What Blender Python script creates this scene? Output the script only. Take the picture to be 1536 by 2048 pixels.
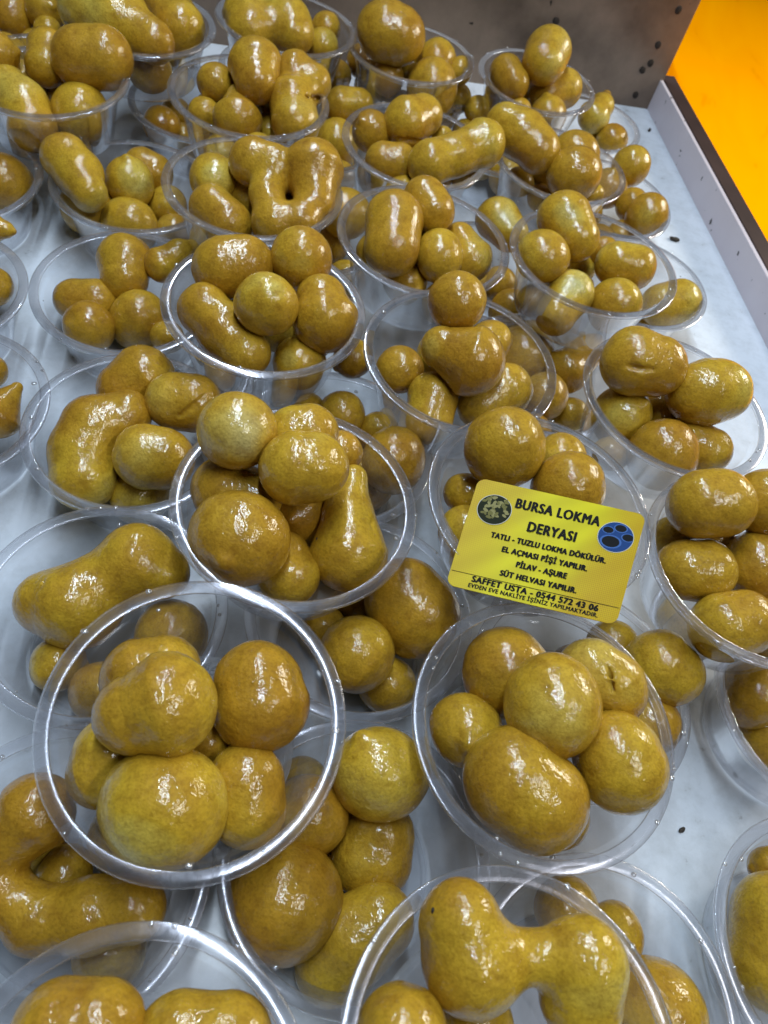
import bpy, bmesh, math, random
import numpy as np
from mathutils import Vector, Matrix

for o in list(bpy.data.objects):
    bpy.data.objects.remove(o)
scene = bpy.context.scene
COL = scene.collection
CM = 0.01                      # the tables below are in centimetres

# ------------------------------------------------------------------ camera
PITCH, ROLL, CAM_Z = math.radians(54.17), math.radians(17.54), 33.1 * CM
cam_data = bpy.data.cameras.new("camera")
cam = bpy.data.objects.new("camera", cam_data)
COL.objects.link(cam)
fwd = Vector((0, math.cos(PITCH), -math.sin(PITCH)))
up = Vector((0, math.sin(PITCH), math.cos(PITCH)))
right = Vector((1, 0, 0))
r2 = right * math.cos(ROLL) + up * math.sin(ROLL)
u2 = up * math.cos(ROLL) - right * math.sin(ROLL)
cam.matrix_world = Matrix(((r2.x, u2.x, -fwd.x, 0), (r2.y, u2.y, -fwd.y, 0), (r2.z, u2.z, -fwd.z, CAM_Z), (0, 0, 0, 1)))
cam_data.sensor_fit = 'HORIZONTAL'
cam_data.sensor_width = 36.0
cam_data.lens = 36.0 * 1507.0 / 1536.0
cam_data.clip_start, cam_data.clip_end = 0.01, 50
cam_data.dof.use_dof = True
cam_data.dof.focus_distance = 0.33
cam_data.dof.aperture_fstop = 24
scene.camera = cam

# ------------------------------------------------------------------ light
world = bpy.data.worlds.new("World")
scene.world = world
world.use_nodes = True
bg = world.node_tree.nodes["Background"]
bg.inputs[0].default_value = (0.60, 0.68, 0.85, 1)
bg.inputs[1].default_value = 0.035
def area(name, loc, sx, sy, power, col, rot=(0, 0, 0)):
    l = bpy.data.lights.new(name, 'AREA')
    l.shape, l.size, l.size_y, l.energy, l.color = 'RECTANGLE', sx, sy, power, col
    o = bpy.data.objects.new(name, l)
    o.location, o.rotation_euler = loc, rot
    COL.objects.link(o)
    return o
area("led_tube", (-0.30, 0.85, 1.00), 0.030, 1.9, 17.0, (0.74, 0.87, 1.0), (0, 0, math.radians(18)))
area("side_lamp", (0.55, -0.05, 1.00), 0.06, 0.6, 3.0, (0.95, 0.97, 1.0), (0, math.radians(28), 0))
area("sheet_fill", (0.80, 0.95, 0.50), 0.3, 0.5, 9.0, (1.0, 0.93, 0.80), (0, math.radians(12), 0))  # added fill light that brightens the orange sheet, not an actual lamp

scene.view_settings.view_transform = 'Standard'
scene.view_settings.look = 'None'
scene.view_settings.gamma = 1
scene.view_settings.exposure = 0.0
scene.render.engine = 'CYCLES'
cy = scene.cycles
cy.max_bounces, cy.diffuse_bounces, cy.glossy_bounces = 12, 2, 3
cy.transmission_bounces, cy.transparent_max_bounces = 8, 40
cy.caustics_reflective = cy.caustics_refractive = False
cy.use_denoising = True
cy.adaptive_threshold = 0.02
cy.sample_clamp_indirect = 6

# ------------------------------------------------------------------ materials
def new_mat(name):
    m = bpy.data.materials.new(name)
    m.use_nodes = True
    nt = m.node_tree
    nt.nodes.clear()
    out = nt.nodes.new('ShaderNodeOutputMaterial')
    return m, nt, out
def N(nt, t, **kw):
    n = nt.nodes.new(t)
    for k, v in kw.items():
        if k.startswith('i_'):
            k = k[2:]
            n.inputs[int(k) if k.isdigit() else k.replace('_', ' ')].default_value = v
        else:
            setattr(n, k, v)
    return n
def ramp(nt, stops, fac=None):
    r = nt.nodes.new('ShaderNodeValToRGB')
    while len(r.color_ramp.elements) < len(stops):
        r.color_ramp.elements.new(0.5)
    for e, (p, c) in zip(r.color_ramp.elements, stops):
        e.position, e.color = p, (*c, 1)
    if fac is not None:
        nt.links.new(fac, r.inputs[0])
    return r
def mixc(nt, blend, fac, a, b):
    m = N(nt, 'ShaderNodeMix', data_type='RGBA', blend_type=blend)
    for sock, v in ((0, fac), (6, a), (7, b)):
        if isinstance(v, (int, float)):
            m.inputs[sock].default_value = v
        elif isinstance(v, tuple):
            m.inputs[sock].default_value = (*v, 1)
        else:
            nt.links.new(v, m.inputs[sock])
    return m.outputs[2]
def plain(name, col, rough=0.5, metallic=0.0, **kw):
    m, nt, out = new_mat(name)
    p = N(nt, 'ShaderNodeBsdfPrincipled')
    p.inputs['Base Color'].default_value = (*col, 1)
    p.inputs['Roughness'].default_value = rough
    p.inputs['Metallic'].default_value = metallic
    for k, v in kw.items():
        p.inputs[k].default_value = v
    nt.links.new(p.outputs[0], out.inputs[0])
    return m

def dough_material():
    m, nt, out = new_mat("fried_dough")
    L = nt.links.new
    tc = N(nt, 'ShaderNodeTexCoord')
    oi = N(nt, 'ShaderNodeObjectInfo')
    add = N(nt, 'ShaderNodeVectorMath', operation='MULTIPLY_ADD')
    comb = N(nt, 'ShaderNodeCombineXYZ')
    L(oi.outputs['Random'], comb.inputs[0]); L(oi.outputs['Random'], comb.inputs[2])
    L(comb.outputs[0], add.inputs[0]); add.inputs[1].default_value = (3, 3, 3)
    L(tc.outputs['Object'], add.inputs[2])
    P = add.outputs[0]
    big = N(nt, 'ShaderNodeTexNoise', i_Scale=42.0, i_Detail=2.0, i_Roughness=0.5); L(P, big.inputs['Vector'])
    mid = N(nt, 'ShaderNodeTexNoise', i_Scale=170.0, i_Detail=4.0, i_Roughness=0.6); L(P, mid.inputs['Vector'])
    fine = N(nt, 'ShaderNodeTexNoise', i_Scale=900.0, i_Detail=2.0, i_Roughness=0.6); L(P, fine.inputs['Vector'])
    at = N(nt, 'ShaderNodeAttribute', attribute_name="fry")
    f1 = N(nt, 'ShaderNodeMath', operation='MULTIPLY_ADD', i_1=0.42); L(big.outputs[0], f1.inputs[0]); f1.inputs[2].default_value = -0.21
    f2 = N(nt, 'ShaderNodeMath', operation='ADD'); L(f1.outputs[0], f2.inputs[0]); L(at.outputs['Fac'], f2.inputs[1])
    c1 = ramp(nt, [(0.05, (0.60, 0.54, 0.22)), (0.22, (0.58, 0.43, 0.075)), (0.38, (0.525, 0.325, 0.024)), (0.55, (0.470, 0.268, 0.020)), (0.75, (0.38, 0.188, 0.013)), (0.95, (0.26, 0.105, 0.009))], f2.outputs[0])
    c2 = ramp(nt, [(0.28, (0.74, 0.68, 0.62)), (0.52, (1.0, 1.0, 1.0)), (0.75, (1.12, 1.12, 1.10))], mid.outputs[0])
    c3 = ramp(nt, [(0.30, (0.80, 0.77, 0.72)), (0.52, (1.0, 1.0, 1.0)), (0.72, (1.10, 1.10, 1.10))], fine.outputs[0])
    a = mixc(nt, 'MULTIPLY', 1.0, c1.outputs[0], c2.outputs[0])
    a = mixc(nt, 'MULTIPLY', 1.0, a, c3.outputs[0])
    tone = ramp(nt, [(0.0, (0.86, 0.78, 0.72)), (0.3, (0.97, 0.93, 0.91)), (0.7, (1.01, 1.02, 1.0)), (1.0, (1.04, 1.08, 1.06))], oi.outputs['Random'])
    a = mixc(nt, 'MULTIPLY', 1.0, a, tone.outputs[0])
    glaze = N(nt, 'ShaderNodeTexNoise', i_Scale=430.0, i_Detail=2.0, i_Roughness=0.6, i_Distortion=0.4); L(P, glaze.inputs['Vector'])
    hs = N(nt, 'ShaderNodeMath', operation='MULTIPLY_ADD', i_1=1.1); L(mid.outputs[0], hs.inputs[0]); L(glaze.outputs[0], hs.inputs[2])
    cb = N(nt, 'ShaderNodeBump', i_Strength=1.0, i_Distance=0.00033); L(hs.outputs[0], cb.inputs['Height'])
    rr = ramp(nt, [(0.35, (0.04, 0.04, 0.04)), (0.65, (0.11, 0.11, 0.11))], mid.outputs[0])
    p = N(nt, 'ShaderNodeBsdfPrincipled')
    L(a, p.inputs['Base Color']); L(cb.outputs[0], p.inputs['Normal'])
    p.inputs['Roughness'].default_value = 0.5
    p.inputs['Subsurface Weight'].default_value = 0.0
    p.inputs['Subsurface Radius'].default_value = (1.0, 0.5, 0.12)
    p.inputs['Subsurface Scale'].default_value = 0.0035
    p.inputs['Coat Weight'].default_value = 1.0
    p.inputs['Coat IOR'].default_value = 1.52
    p.inputs['Specular IOR Level'].default_value = 0.15
    L(rr.outputs[0], p.inputs['Coat Roughness']); L(cb.outputs[0], p.inputs['Coat Normal'])
    L(p.outputs[0], out.inputs[0])
    return m
DOUGH = dough_material()

def plastic_film(name, lo, hi):
    m, nt, out = new_mat(name)
    L = nt.links.new
    tr = N(nt, 'ShaderNodeBsdfTransparent'); tr.inputs[0].default_value = (0.915, 0.915, 0.925, 1)
    gl = N(nt, 'ShaderNodeBsdfGlossy'); gl.inputs['Roughness'].default_value = 0.07; gl.inputs[0].default_value = (0.9, 0.92, 0.96, 1)
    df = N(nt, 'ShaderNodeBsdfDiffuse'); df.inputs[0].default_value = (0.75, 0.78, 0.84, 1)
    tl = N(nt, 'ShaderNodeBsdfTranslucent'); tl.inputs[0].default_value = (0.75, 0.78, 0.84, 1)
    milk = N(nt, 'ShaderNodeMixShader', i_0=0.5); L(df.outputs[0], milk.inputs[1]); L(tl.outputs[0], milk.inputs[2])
    lw = N(nt, 'ShaderNodeLayerWeight', i_Blend=0.22)
    mp = N(nt, 'ShaderNodeMapRange'); L(lw.outputs['Facing'], mp.inputs[0])
    mp.inputs[3].default_value = lo; mp.inputs[4].default_value = hi
    m1 = N(nt, 'ShaderNodeMixShader'); L(mp.outputs[0], m1.inputs[0]); L(tr.outputs[0], m1.inputs[1]); L(milk.outputs[0], m1.inputs[2])
    fr = N(nt, 'ShaderNodeMath', operation='MULTIPLY', i_1=0.5); L(lw.outputs['Fresnel'], fr.inputs[0])
    m2 = N(nt, 'ShaderNodeMixShader'); L(fr.outputs[0], m2.inputs[0]); L(m1.outputs[0], m2.inputs[1]); L(gl.outputs[0], m2.inputs[2])
    L(m2.outputs[0], out.inputs[0])
    return m
FILM = plastic_film("clear_plastic_film", 0.055, 0.19)
LIT_BASE = plastic_film("brightened_plastic_base", 0.34, 0.40)  # milky white put into the colour for light the clear base reflects
def plastic_rim():
    m, nt, out = new_mat("clear_plastic_rim")
    L = nt.links.new
    g = N(nt, 'ShaderNodeBsdfGlass', i_Roughness=0.04, i_IOR=1.38); g.inputs[0].default_value = (0.97, 0.975, 0.99, 1)
    tr = N(nt, 'ShaderNodeBsdfTransparent'); tr.inputs[0].default_value = (0.96, 0.96, 0.97, 1)
    gl = N(nt, 'ShaderNodeBsdfGlossy', i_Roughness=0.14); gl.inputs[0].default_value = (0.90, 0.90, 1.0, 1)
    tc = N(nt, 'ShaderNodeTexCoord')
    nz = N(nt, 'ShaderNodeTexNoise', i_Scale=190.0, i_Detail=3.0); L(tc.outputs['Object'], nz.inputs['Vector'])
    bp = N(nt, 'ShaderNodeBump', i_Strength=0.1, i_Distance=0.0005); L(nz.outputs[0], bp.inputs['Height'])
    L(bp.outputs[0], gl.inputs['Normal'])
    df = N(nt, 'ShaderNodeBsdfDiffuse'); df.inputs[0].default_value = (0.78, 0.80, 0.88, 1)
    a = N(nt, 'ShaderNodeMixShader', i_0=0.60); L(g.outputs[0], a.inputs[1]); L(tr.outputs[0], a.inputs[2])
    b = N(nt, 'ShaderNodeMixShader', i_0=0.035); L(a.outputs[0], b.inputs[1]); L(df.outputs[0], b.inputs[2])
    c = N(nt, 'ShaderNodeMixShader', i_0=0.055); L(b.outputs[0], c.inputs[1]); L(gl.outputs[0], c.inputs[2])
    L(c.outputs[0], out.inputs[0])
    return m
RIM = plastic_rim()
def drop_material():
    m, nt, out = new_mat("syrup_drop")
    L = nt.links.new
    tr = N(nt, 'ShaderNodeBsdfTransparent')
    gl = N(nt, 'ShaderNodeBsdfGlossy', i_Roughness=0.06)
    df = N(nt, 'ShaderNodeBsdfDiffuse'); df.inputs[0].default_value = (0.85, 0.86, 0.9, 1)
    a = N(nt, 'ShaderNodeMixShader', i_0=0.16); L(tr.outputs[0], a.inputs[1]); L(df.outputs[0], a.inputs[2])
    b = N(nt, 'ShaderNodeMixShader', i_0=0.30); L(a.outputs[0], b.inputs[1]); L(gl.outputs[0], b.inputs[2])
    L(b.outputs[0], out.inputs[0])
    return m
DROP = drop_material()

def tray_material():
    m, nt, out = new_mat("white_enamel")
    L = nt.links.new
    tc = N(nt, 'ShaderNodeTexCoord')
    n1 = N(nt, 'ShaderNodeTexNoise', i_Scale=9.0, i_Detail=5.0); L(tc.outputs['Object'], n1.inputs['Vector'])
    n2 = N(nt, 'ShaderNodeTexNoise', i_Scale=70.0, i_Detail=6.0, i_Roughness=0.7); L(tc.outputs['Object'], n2.inputs['Vector'])
    c = ramp(nt, [(0.3, (0.72, 0.79, 0.87)), (0.6, (0.80, 0.86, 0.94))], n1.outputs[0])
    d = ramp(nt, [(0.27, (0.30, 0.27, 0.24)), (0.36, (0.84, 0.84, 0.83)), (0.55, (1, 1, 1))], n2.outputs[0])
    a = mixc(nt, 'MULTIPLY', 0.8, c.outputs[0], d.outputs[0])
    p = N(nt, 'ShaderNodeBsdfPrincipled', i_Roughness=0.2)
    L(a, p.inputs['Base Color'])
    bp = N(nt, 'ShaderNodeBump', i_Strength=0.12, i_Distance=0.001); L(n2.outputs[0], bp.inputs['Height']); L(bp.outputs[0], p.inputs['Normal'])
    L(p.outputs[0], out.inputs[0])
    return m
TRAY = tray_material()
def worn(name, c0, c1, spot, rough, metal, sc, thr):
    m, nt, out = new_mat(name)
    L = nt.links.new
    tc = N(nt, 'ShaderNodeTexCoord')
    n1 = N(nt, 'ShaderNodeTexNoise', i_Scale=sc, i_Detail=6.0, i_Roughness=0.6); L(tc.outputs['Object'], n1.inputs['Vector'])
    n2 = N(nt, 'ShaderNodeTexNoise', i_Scale=sc * 7, i_Detail=3.0, i_Roughness=0.55); L(tc.outputs['Object'], n2.inputs['Vector'])
    a = ramp(nt, [(0.32, c0), (0.68, c1)], n1.outputs[0])
    s = ramp(nt, [(thr, (0, 0, 0)), (thr + 0.03, (1, 1, 1))], n2.outputs[0])
    col = mixc(nt, 'MIX', s.outputs[0], spot, a.outputs[0])
    p = N(nt, 'ShaderNodeBsdfPrincipled', i_Roughness=rough, i_Metallic=metal)
    L(col, p.inputs['Base Color'])
    bp = N(nt, 'ShaderNodeBump', i_Strength=0.15, i_Distance=0.001); L(n1.outputs[0], bp.inputs['Height']); L(bp.outputs[0], p.inputs['Normal'])
    L(p.outputs[0], out.inputs[0])
    return m
SIDE = worn("lilac_shaded_side", (0.62, 0.56, 0.61), (0.70, 0.64, 0.69), (0.06, 0.05, 0.05), 0.4, 0.0, 14, 0.28)  # lilac grey imitates shade on the upright side; dark specks are wear
TRIM = worn("brown_trim", (0.035, 0.018, 0.014), (0.06, 0.032, 0.026), (0.02, 0.012, 0.01), 0.55, 0.0, 20, 0.2)
STEEL = worn("stained_steel", (0.055, 0.036, 0.025), (0.29, 0.215, 0.160), (0.025, 0.018, 0.012), 0.45, 0.3, 9, 0.25)
def orange_material():
    m, nt, out = new_mat("orange_plastic_sheet")
    L = nt.links.new
    tc = N(nt, 'ShaderNodeTexCoord')
    mp = N(nt, 'ShaderNodeMapping'); mp.inputs['Scale'].default_value = (1.0, 0.28, 1.0); mp.inputs['Rotation'].default_value = (0, 0, 0.6)
    L(tc.outputs['Object'], mp.inputs[0])
    n1 = N(nt, 'ShaderNodeTexNoise', i_Scale=16.0, i_Detail=3.0, i_Distortion=0.6); L(mp.outputs[0], n1.inputs['Vector'])
    c = ramp(nt, [(0.30, (0.74, 0.22, 0.0)), (0.40, (0.97, 0.345, 0.0)), (0.7, (1.0, 0.38, 0.0))], n1.outputs[0])
    p = N(nt, 'ShaderNodeBsdfPrincipled', i_Roughness=0.6)
    p.inputs['Specular IOR Level'].default_value = 0.0
    L(c.outputs[0], p.inputs['Base Color']); L(p.outputs[0], out.inputs[0])
    return m
ORANGE = orange_material()

# ------------------------------------------------------------------ helpers
def mesh(name, verts, faces, smooth=True):
    me = bpy.data.meshes.new(name)
    me.from_pydata([tuple(v) for v in verts], [], [tuple(f) for f in faces])
    if smooth:
        me.polygons.foreach_set('use_smooth', [True] * len(me.polygons))
    me.update()
    return me
def obj(name, me, mat=None, parent=None, loc=(0, 0, 0)):
    o = bpy.data.objects.new(name, me)
    COL.objects.link(o)
    if mat and me is not None and not me.materials:
        me.materials.append(mat)
    o.parent = parent
    o.location = loc
    return o
def tag(o, label=None, cat=None, group=None, kind=None):
    for k, v in (('label', label), ('category', cat), ('group', group), ('kind', kind)):
        if v:
            o[k] = v
    return o
def lathe(profile, seg=96, closed=False, cap=False):
    vs, fs = [], []
    n = len(profile)
    for i in range(seg):
        a = 2 * math.pi * i / seg
        for r, z in profile:
            vs.append((r * CM * math.cos(a), r * CM * math.sin(a), z * CM))
    for i in range(seg):
        j = (i + 1) % seg
        for k in range(n if closed else n - 1):
            l = (k + 1) % n
            fs.append((i * n + k, j * n + k, j * n + l, i * n + l))
    if cap:
        fs.append([i * n + n - 1 for i in range(seg)])
    return vs, fs

# ------------------------------------------------------------------ setting: tray, side wall, back panel, sheet beyond
NX, NY = 0.9473, 0.3203          # across the tray, to its side wall
TX, TY = 0.3203, -0.9473         # along the tray
def tp(n, t, z):
    return Vector((n * NX + t * TX, n * NY + t * TY, z)) * CM
def prism(n0, n1, t0, t1, z0, z1, cuts=1, bev=0.0):
    bm = bmesh.new()
    v = [bm.verts.new(tp(n, t, z)) for z in (z0, z1) for n, t in ((n0, t0), (n1, t0), (n1, t1), (n0, t1))]
    for f in ((0, 1, 2, 3), (4, 7, 6, 5), (0, 4, 5, 1), (1, 5, 6, 2), (2, 6, 7, 3), (3, 7, 4, 0)):
        bm.faces.new([v[i] for i in f])
    bmesh.ops.recalc_face_normals(bm, faces=bm.faces)
    if bev:
        bmesh.ops.bevel(bm, geom=bm.edges[:], offset=bev * CM, segments=2, profile=0.5, affect='EDGES')
    me = bpy.data.meshes.new("m")
    bm.to_mesh(me); bm.free()
    return me
def named(me, n):
    me.name = n
    return me
floor = obj("tray_floor", named(prism(-75, 37.55, -71.4, 45, -0.4, 0.0), "tray_floor"), TRAY)
tag(floor, kind='structure')
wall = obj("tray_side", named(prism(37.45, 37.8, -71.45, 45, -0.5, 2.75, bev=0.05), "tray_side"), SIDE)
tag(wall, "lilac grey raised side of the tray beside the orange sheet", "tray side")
obj("brown_trim", named(prism(37.80, 39.25, -72.5, 45, 2.4, 2.82, bev=0.08), "brown_trim"), TRIM, wall)
panel = obj("back_panel", named(prism(-80, 37.8, -71.75, -71.4, -0.5, 45, bev=0.06), "back_panel"), STEEL)
tag(panel, "stained grey steel panel standing at the far end of the tray", "panel")
RUST = plain("rust_spot", (0.022, 0.014, 0.009), 0.8)
rb = bmesh.new()
bmesh.ops.create_icosphere(rb, subdivisions=2, radius=1.0, matrix=Matrix.Diagonal((0.36 * CM, 0.14 * CM, 0.30 * CM, 1)))
rivet_me = bpy.data.meshes.new("rivet"); rb.to_mesh(rivet_me); rb.free()
rivet_me.materials.append(RUST)
for n, z in [(36.16, 8.59), (35.72, 5.63), (35.77, 4.06), (35.69, 1.11), (35.3, 3.37), (25.63, 6.15)]:
    rv = obj("rivet", rivet_me, None, panel, tp(n, -71.4, z))
    rv.rotation_euler = (0, n, math.atan2(NY, NX))
sheet_v, sheet_f = [], []
rng = np.random.RandomState(5)
for i in range(41):
    for j in range(41):
        n = 40.5 + i * 4.5; t = -190 + j * 5.5
        z = -14 + 0.5 * math.sin(i * 0.9 + j * 0.35) + 0.35 * math.sin(j * 0.8 - i * 0.5)
        sheet_v.append(tp(n, t, z))
for i in range(40):
    for j in range(40):
        k = i * 41 + j
        sheet_f.append((k, k + 41, k + 42, k + 1))
sheet = obj("orange_sheet", mesh("orange_sheet", sheet_v, sheet_f), ORANGE)
tag(sheet, "bright orange plastic sheet spread out beyond the brown tray edge", "plastic sheet")

# crumbs that fell on the tray
CRUMB = plain("burnt_crumb", (0.035, 0.025, 0.015), 0.7)
for q, (x, y, s, lab) in enumerate([(15.75, 58.51, 0.22, 'dark crumb on white tray beside the clustered cup'), (12.98, 75.37, 0.16, 'dark crumb beside the low cup at the panel foot'), (20.87, 45.11, 0.14, 'dark crumb on bare tray behind the folded ball'), (17.05, 12.04, 0.1, 'tiny dark crumb on bare tray by the full cup'), (19.69, 15.39, 0.08, 'tiny grey crumb on bare tray near the blue-picture cup')]):
    cb_ = bmesh.new()
    bmesh.ops.create_icosphere(cb_, subdivisions=2, radius=s * CM)
    cr_ = random.Random(q)
    for v in cb_.verts:
        v.co = Vector((v.co.x * 1.8, v.co.y, v.co.z * .8)) * cr_.uniform(.75, 1.2)
    cm_ = bpy.data.meshes.new("crumb"); cb_.to_mesh(cm_); cb_.free()
    co_ = obj("crumb", cm_, CRUMB, loc=(x * CM, y * CM, s * .7 * CM))
    co_.rotation_euler.z = q * 1.3
    tag(co_, lab, "crumb", "dark crumbs on the tray")
# ------------------------------------------------------------------ cups
H = 3.8
RIM_PROFILE = [(4.50, -0.06), (4.505, -0.01), (4.525, 0.012), (4.56, 0.02), (4.75, 0.028), (4.94, 0.02), (4.975, 0.01), (4.995, -0.015), (5.0, -0.05), (5.0, -0.12), (4.985, -0.135), (4.97, -0.12), (4.96, -0.06), (4.93, -0.045), (4.58, -0.045), (4.54, -0.06)]
WALL_PROFILE = [(4.53, -0.07), (4.51, -0.30), (4.50, -0.46), (4.46, -0.50), (4.36, -0.52), (4.33, -0.55), (4.31, -0.62), (4.10, -1.55), (3.88, -2.55), (3.68, -3.45), (3.64, -3.60), (3.56, -3.72), (3.42, -3.78)]
BASE_PROFILE = [(3.42, -3.782), (3.30, -3.79), (3.22, -3.74), (3.18, -3.66), (3.10, -3.64), (2.40, -3.64), (2.36, -3.66), (2.30, -3.64), (1.2, -3.64), (0.3, -3.64)]
def solid(name, prof, **kw):
    return mesh(name, *lathe(prof, **kw))
M_RIM = solid("rim", RIM_PROFILE, closed=True)
M_WALL = solid("wall", WALL_PROFILE)
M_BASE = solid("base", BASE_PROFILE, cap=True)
for me, mt in ((M_RIM, RIM), (M_WALL, FILM), (M_BASE, LIT_BASE)):
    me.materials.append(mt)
def drops_mesh(seed):
    r = random.Random(seed)
    bm = bmesh.new()
    for k in range(r.randint(9, 16)):
        a = r.uniform(0, 2 * math.pi); rr = r.choice((4.58, 4.66, 4.9, 4.95, 4.34)); s = r.uniform(0.04, 0.11)
        z = -0.5 if rr == 4.34 else 0.045
        mt = Matrix.Translation(Vector((rr * math.cos(a), rr * math.sin(a), z)) * CM) @ Matrix.Diagonal((s * CM * r.uniform(.9, 1.5), s * CM, s * CM * .7, 1))
        bmesh.ops.create_icosphere(bm, subdivisions=2, radius=1.0, matrix=mt)
    for f in bm.faces:
        f.smooth = True
    me = bpy.data.meshes.new("syrup_drops")
    bm.to_mesh(me); bm.free()
    me.materials.append(DROP)
    return me
M_DROPS = [drops_mesh(s) for s in range(7)]

# cup: centre x, y of the rim, height of the rim above the tray, size factor
CUPS = {
    'K': (-8.66, 28.2, 7.7, 1.0),
    'L': (-3.53, 17.38, 7.9, 1.0),
    'F': (-3.87, 7.71, 8.1, 1.0),
    'M': (1.31, 29.09, 7.5, 1.0),
    'N': (7.96, 11.63, 7.4, 1.0),
    'P': (12.43, 30.46, 7.7, 1.0),
    'Q': (-2.51, 37.49, 7.6, 1.0),
    'R': (7.14, 39.36, 8.3, 1.0),
    'C1': (-12.38, 36.92, 7.9, 1.0),
    'B1': (-15.85, 45.65, 8.0, 1.0),
    'S': (-12.67, 21.25, 4.0, 1.0),
    'T': (-9.75, 12.12, 4.1, 1.0),
    'U': (-17.12, 30.29, 3.9, 1.0),
    'A1': (-25.78, 51.64, 7.5, 1.0),
    'A2': (-17.04, 56.35, 8.0, 1.0),
    'A3': (-8.3, 59.44, 7.3, 0.96),
    'A4': (1.17, 62.16, 6.9, 0.93),
    'B0': (-27.88, 42.72, 7.0, 1.0),
    'B2': (-5.28, 48.13, 6.9, 0.98),
    'B3': (4.33, 51.83, 6.6, 0.95),
    'D1': (-20.82, 39.15, 3.9, 1.0),
    'D0': (-30.37, 35.4, 3.9, 1.0),
    'E0': (-26.34, 26.06, 3.9, 1.0),
    'V': (-3.33, 24.08, 4.0, 1.0),
    'X1': (6.04, 64.89, 3.9, 0.95),
    'X2': (8.61, 54.69, 3.9, 1.0),
    'X3': (11.39, 45.6, 3.9, 1.0),
    'Z': (16.22, 21.52, 8.0, 1.0),
    'Z2': (21.53, 17.91, 3.9, 1.0),
    'Z3': (21.51, 8.01, 3.9, 1.0),
    'Y': (7.99, 1.3, 8.4, 1.0),
    'Y2': (12.45, 3.8, 3.9, 1.0),
    'BL': (-1.5, -2.9, 8.1, 1.0),
    'BL2': (-6.76, 2.87, 3.9, 1.0),
    'HB': (0.35, 15.54, 3.9, 1.0),
    'CB': (2.8, 6.17, 3.9, 1.0),
    'E': (6.24, 20.85, 8.3, 1.0),
    'NL': (10.43, 15.4, 3.9, 1.0),
    'A0': (-34.13, 47.98, 7.0, 1.0),
    'G0': (-21.49, 19.45, 3.9, 1.0),
    'W': (-10.09, 40.21, 3.9, 1.0),
    'ML': (6.31, 33.97, 3.9, 1.0),
    'QL': (1.95, 41.86, 3.9, 1.0),
    'B1L': (-13.2, 51.07, 3.9, 1.0),
    'AB': (-20.89, 50.27, 3.9, 1.0),
    'A2L': (-17.41, 58.04, 3.9, 1.0),
    'A3L': (-8.68, 60.07, 3.9, 1.0),
    'A4L': (-0.17, 58.1, 3.9, 1.0),
}
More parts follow.
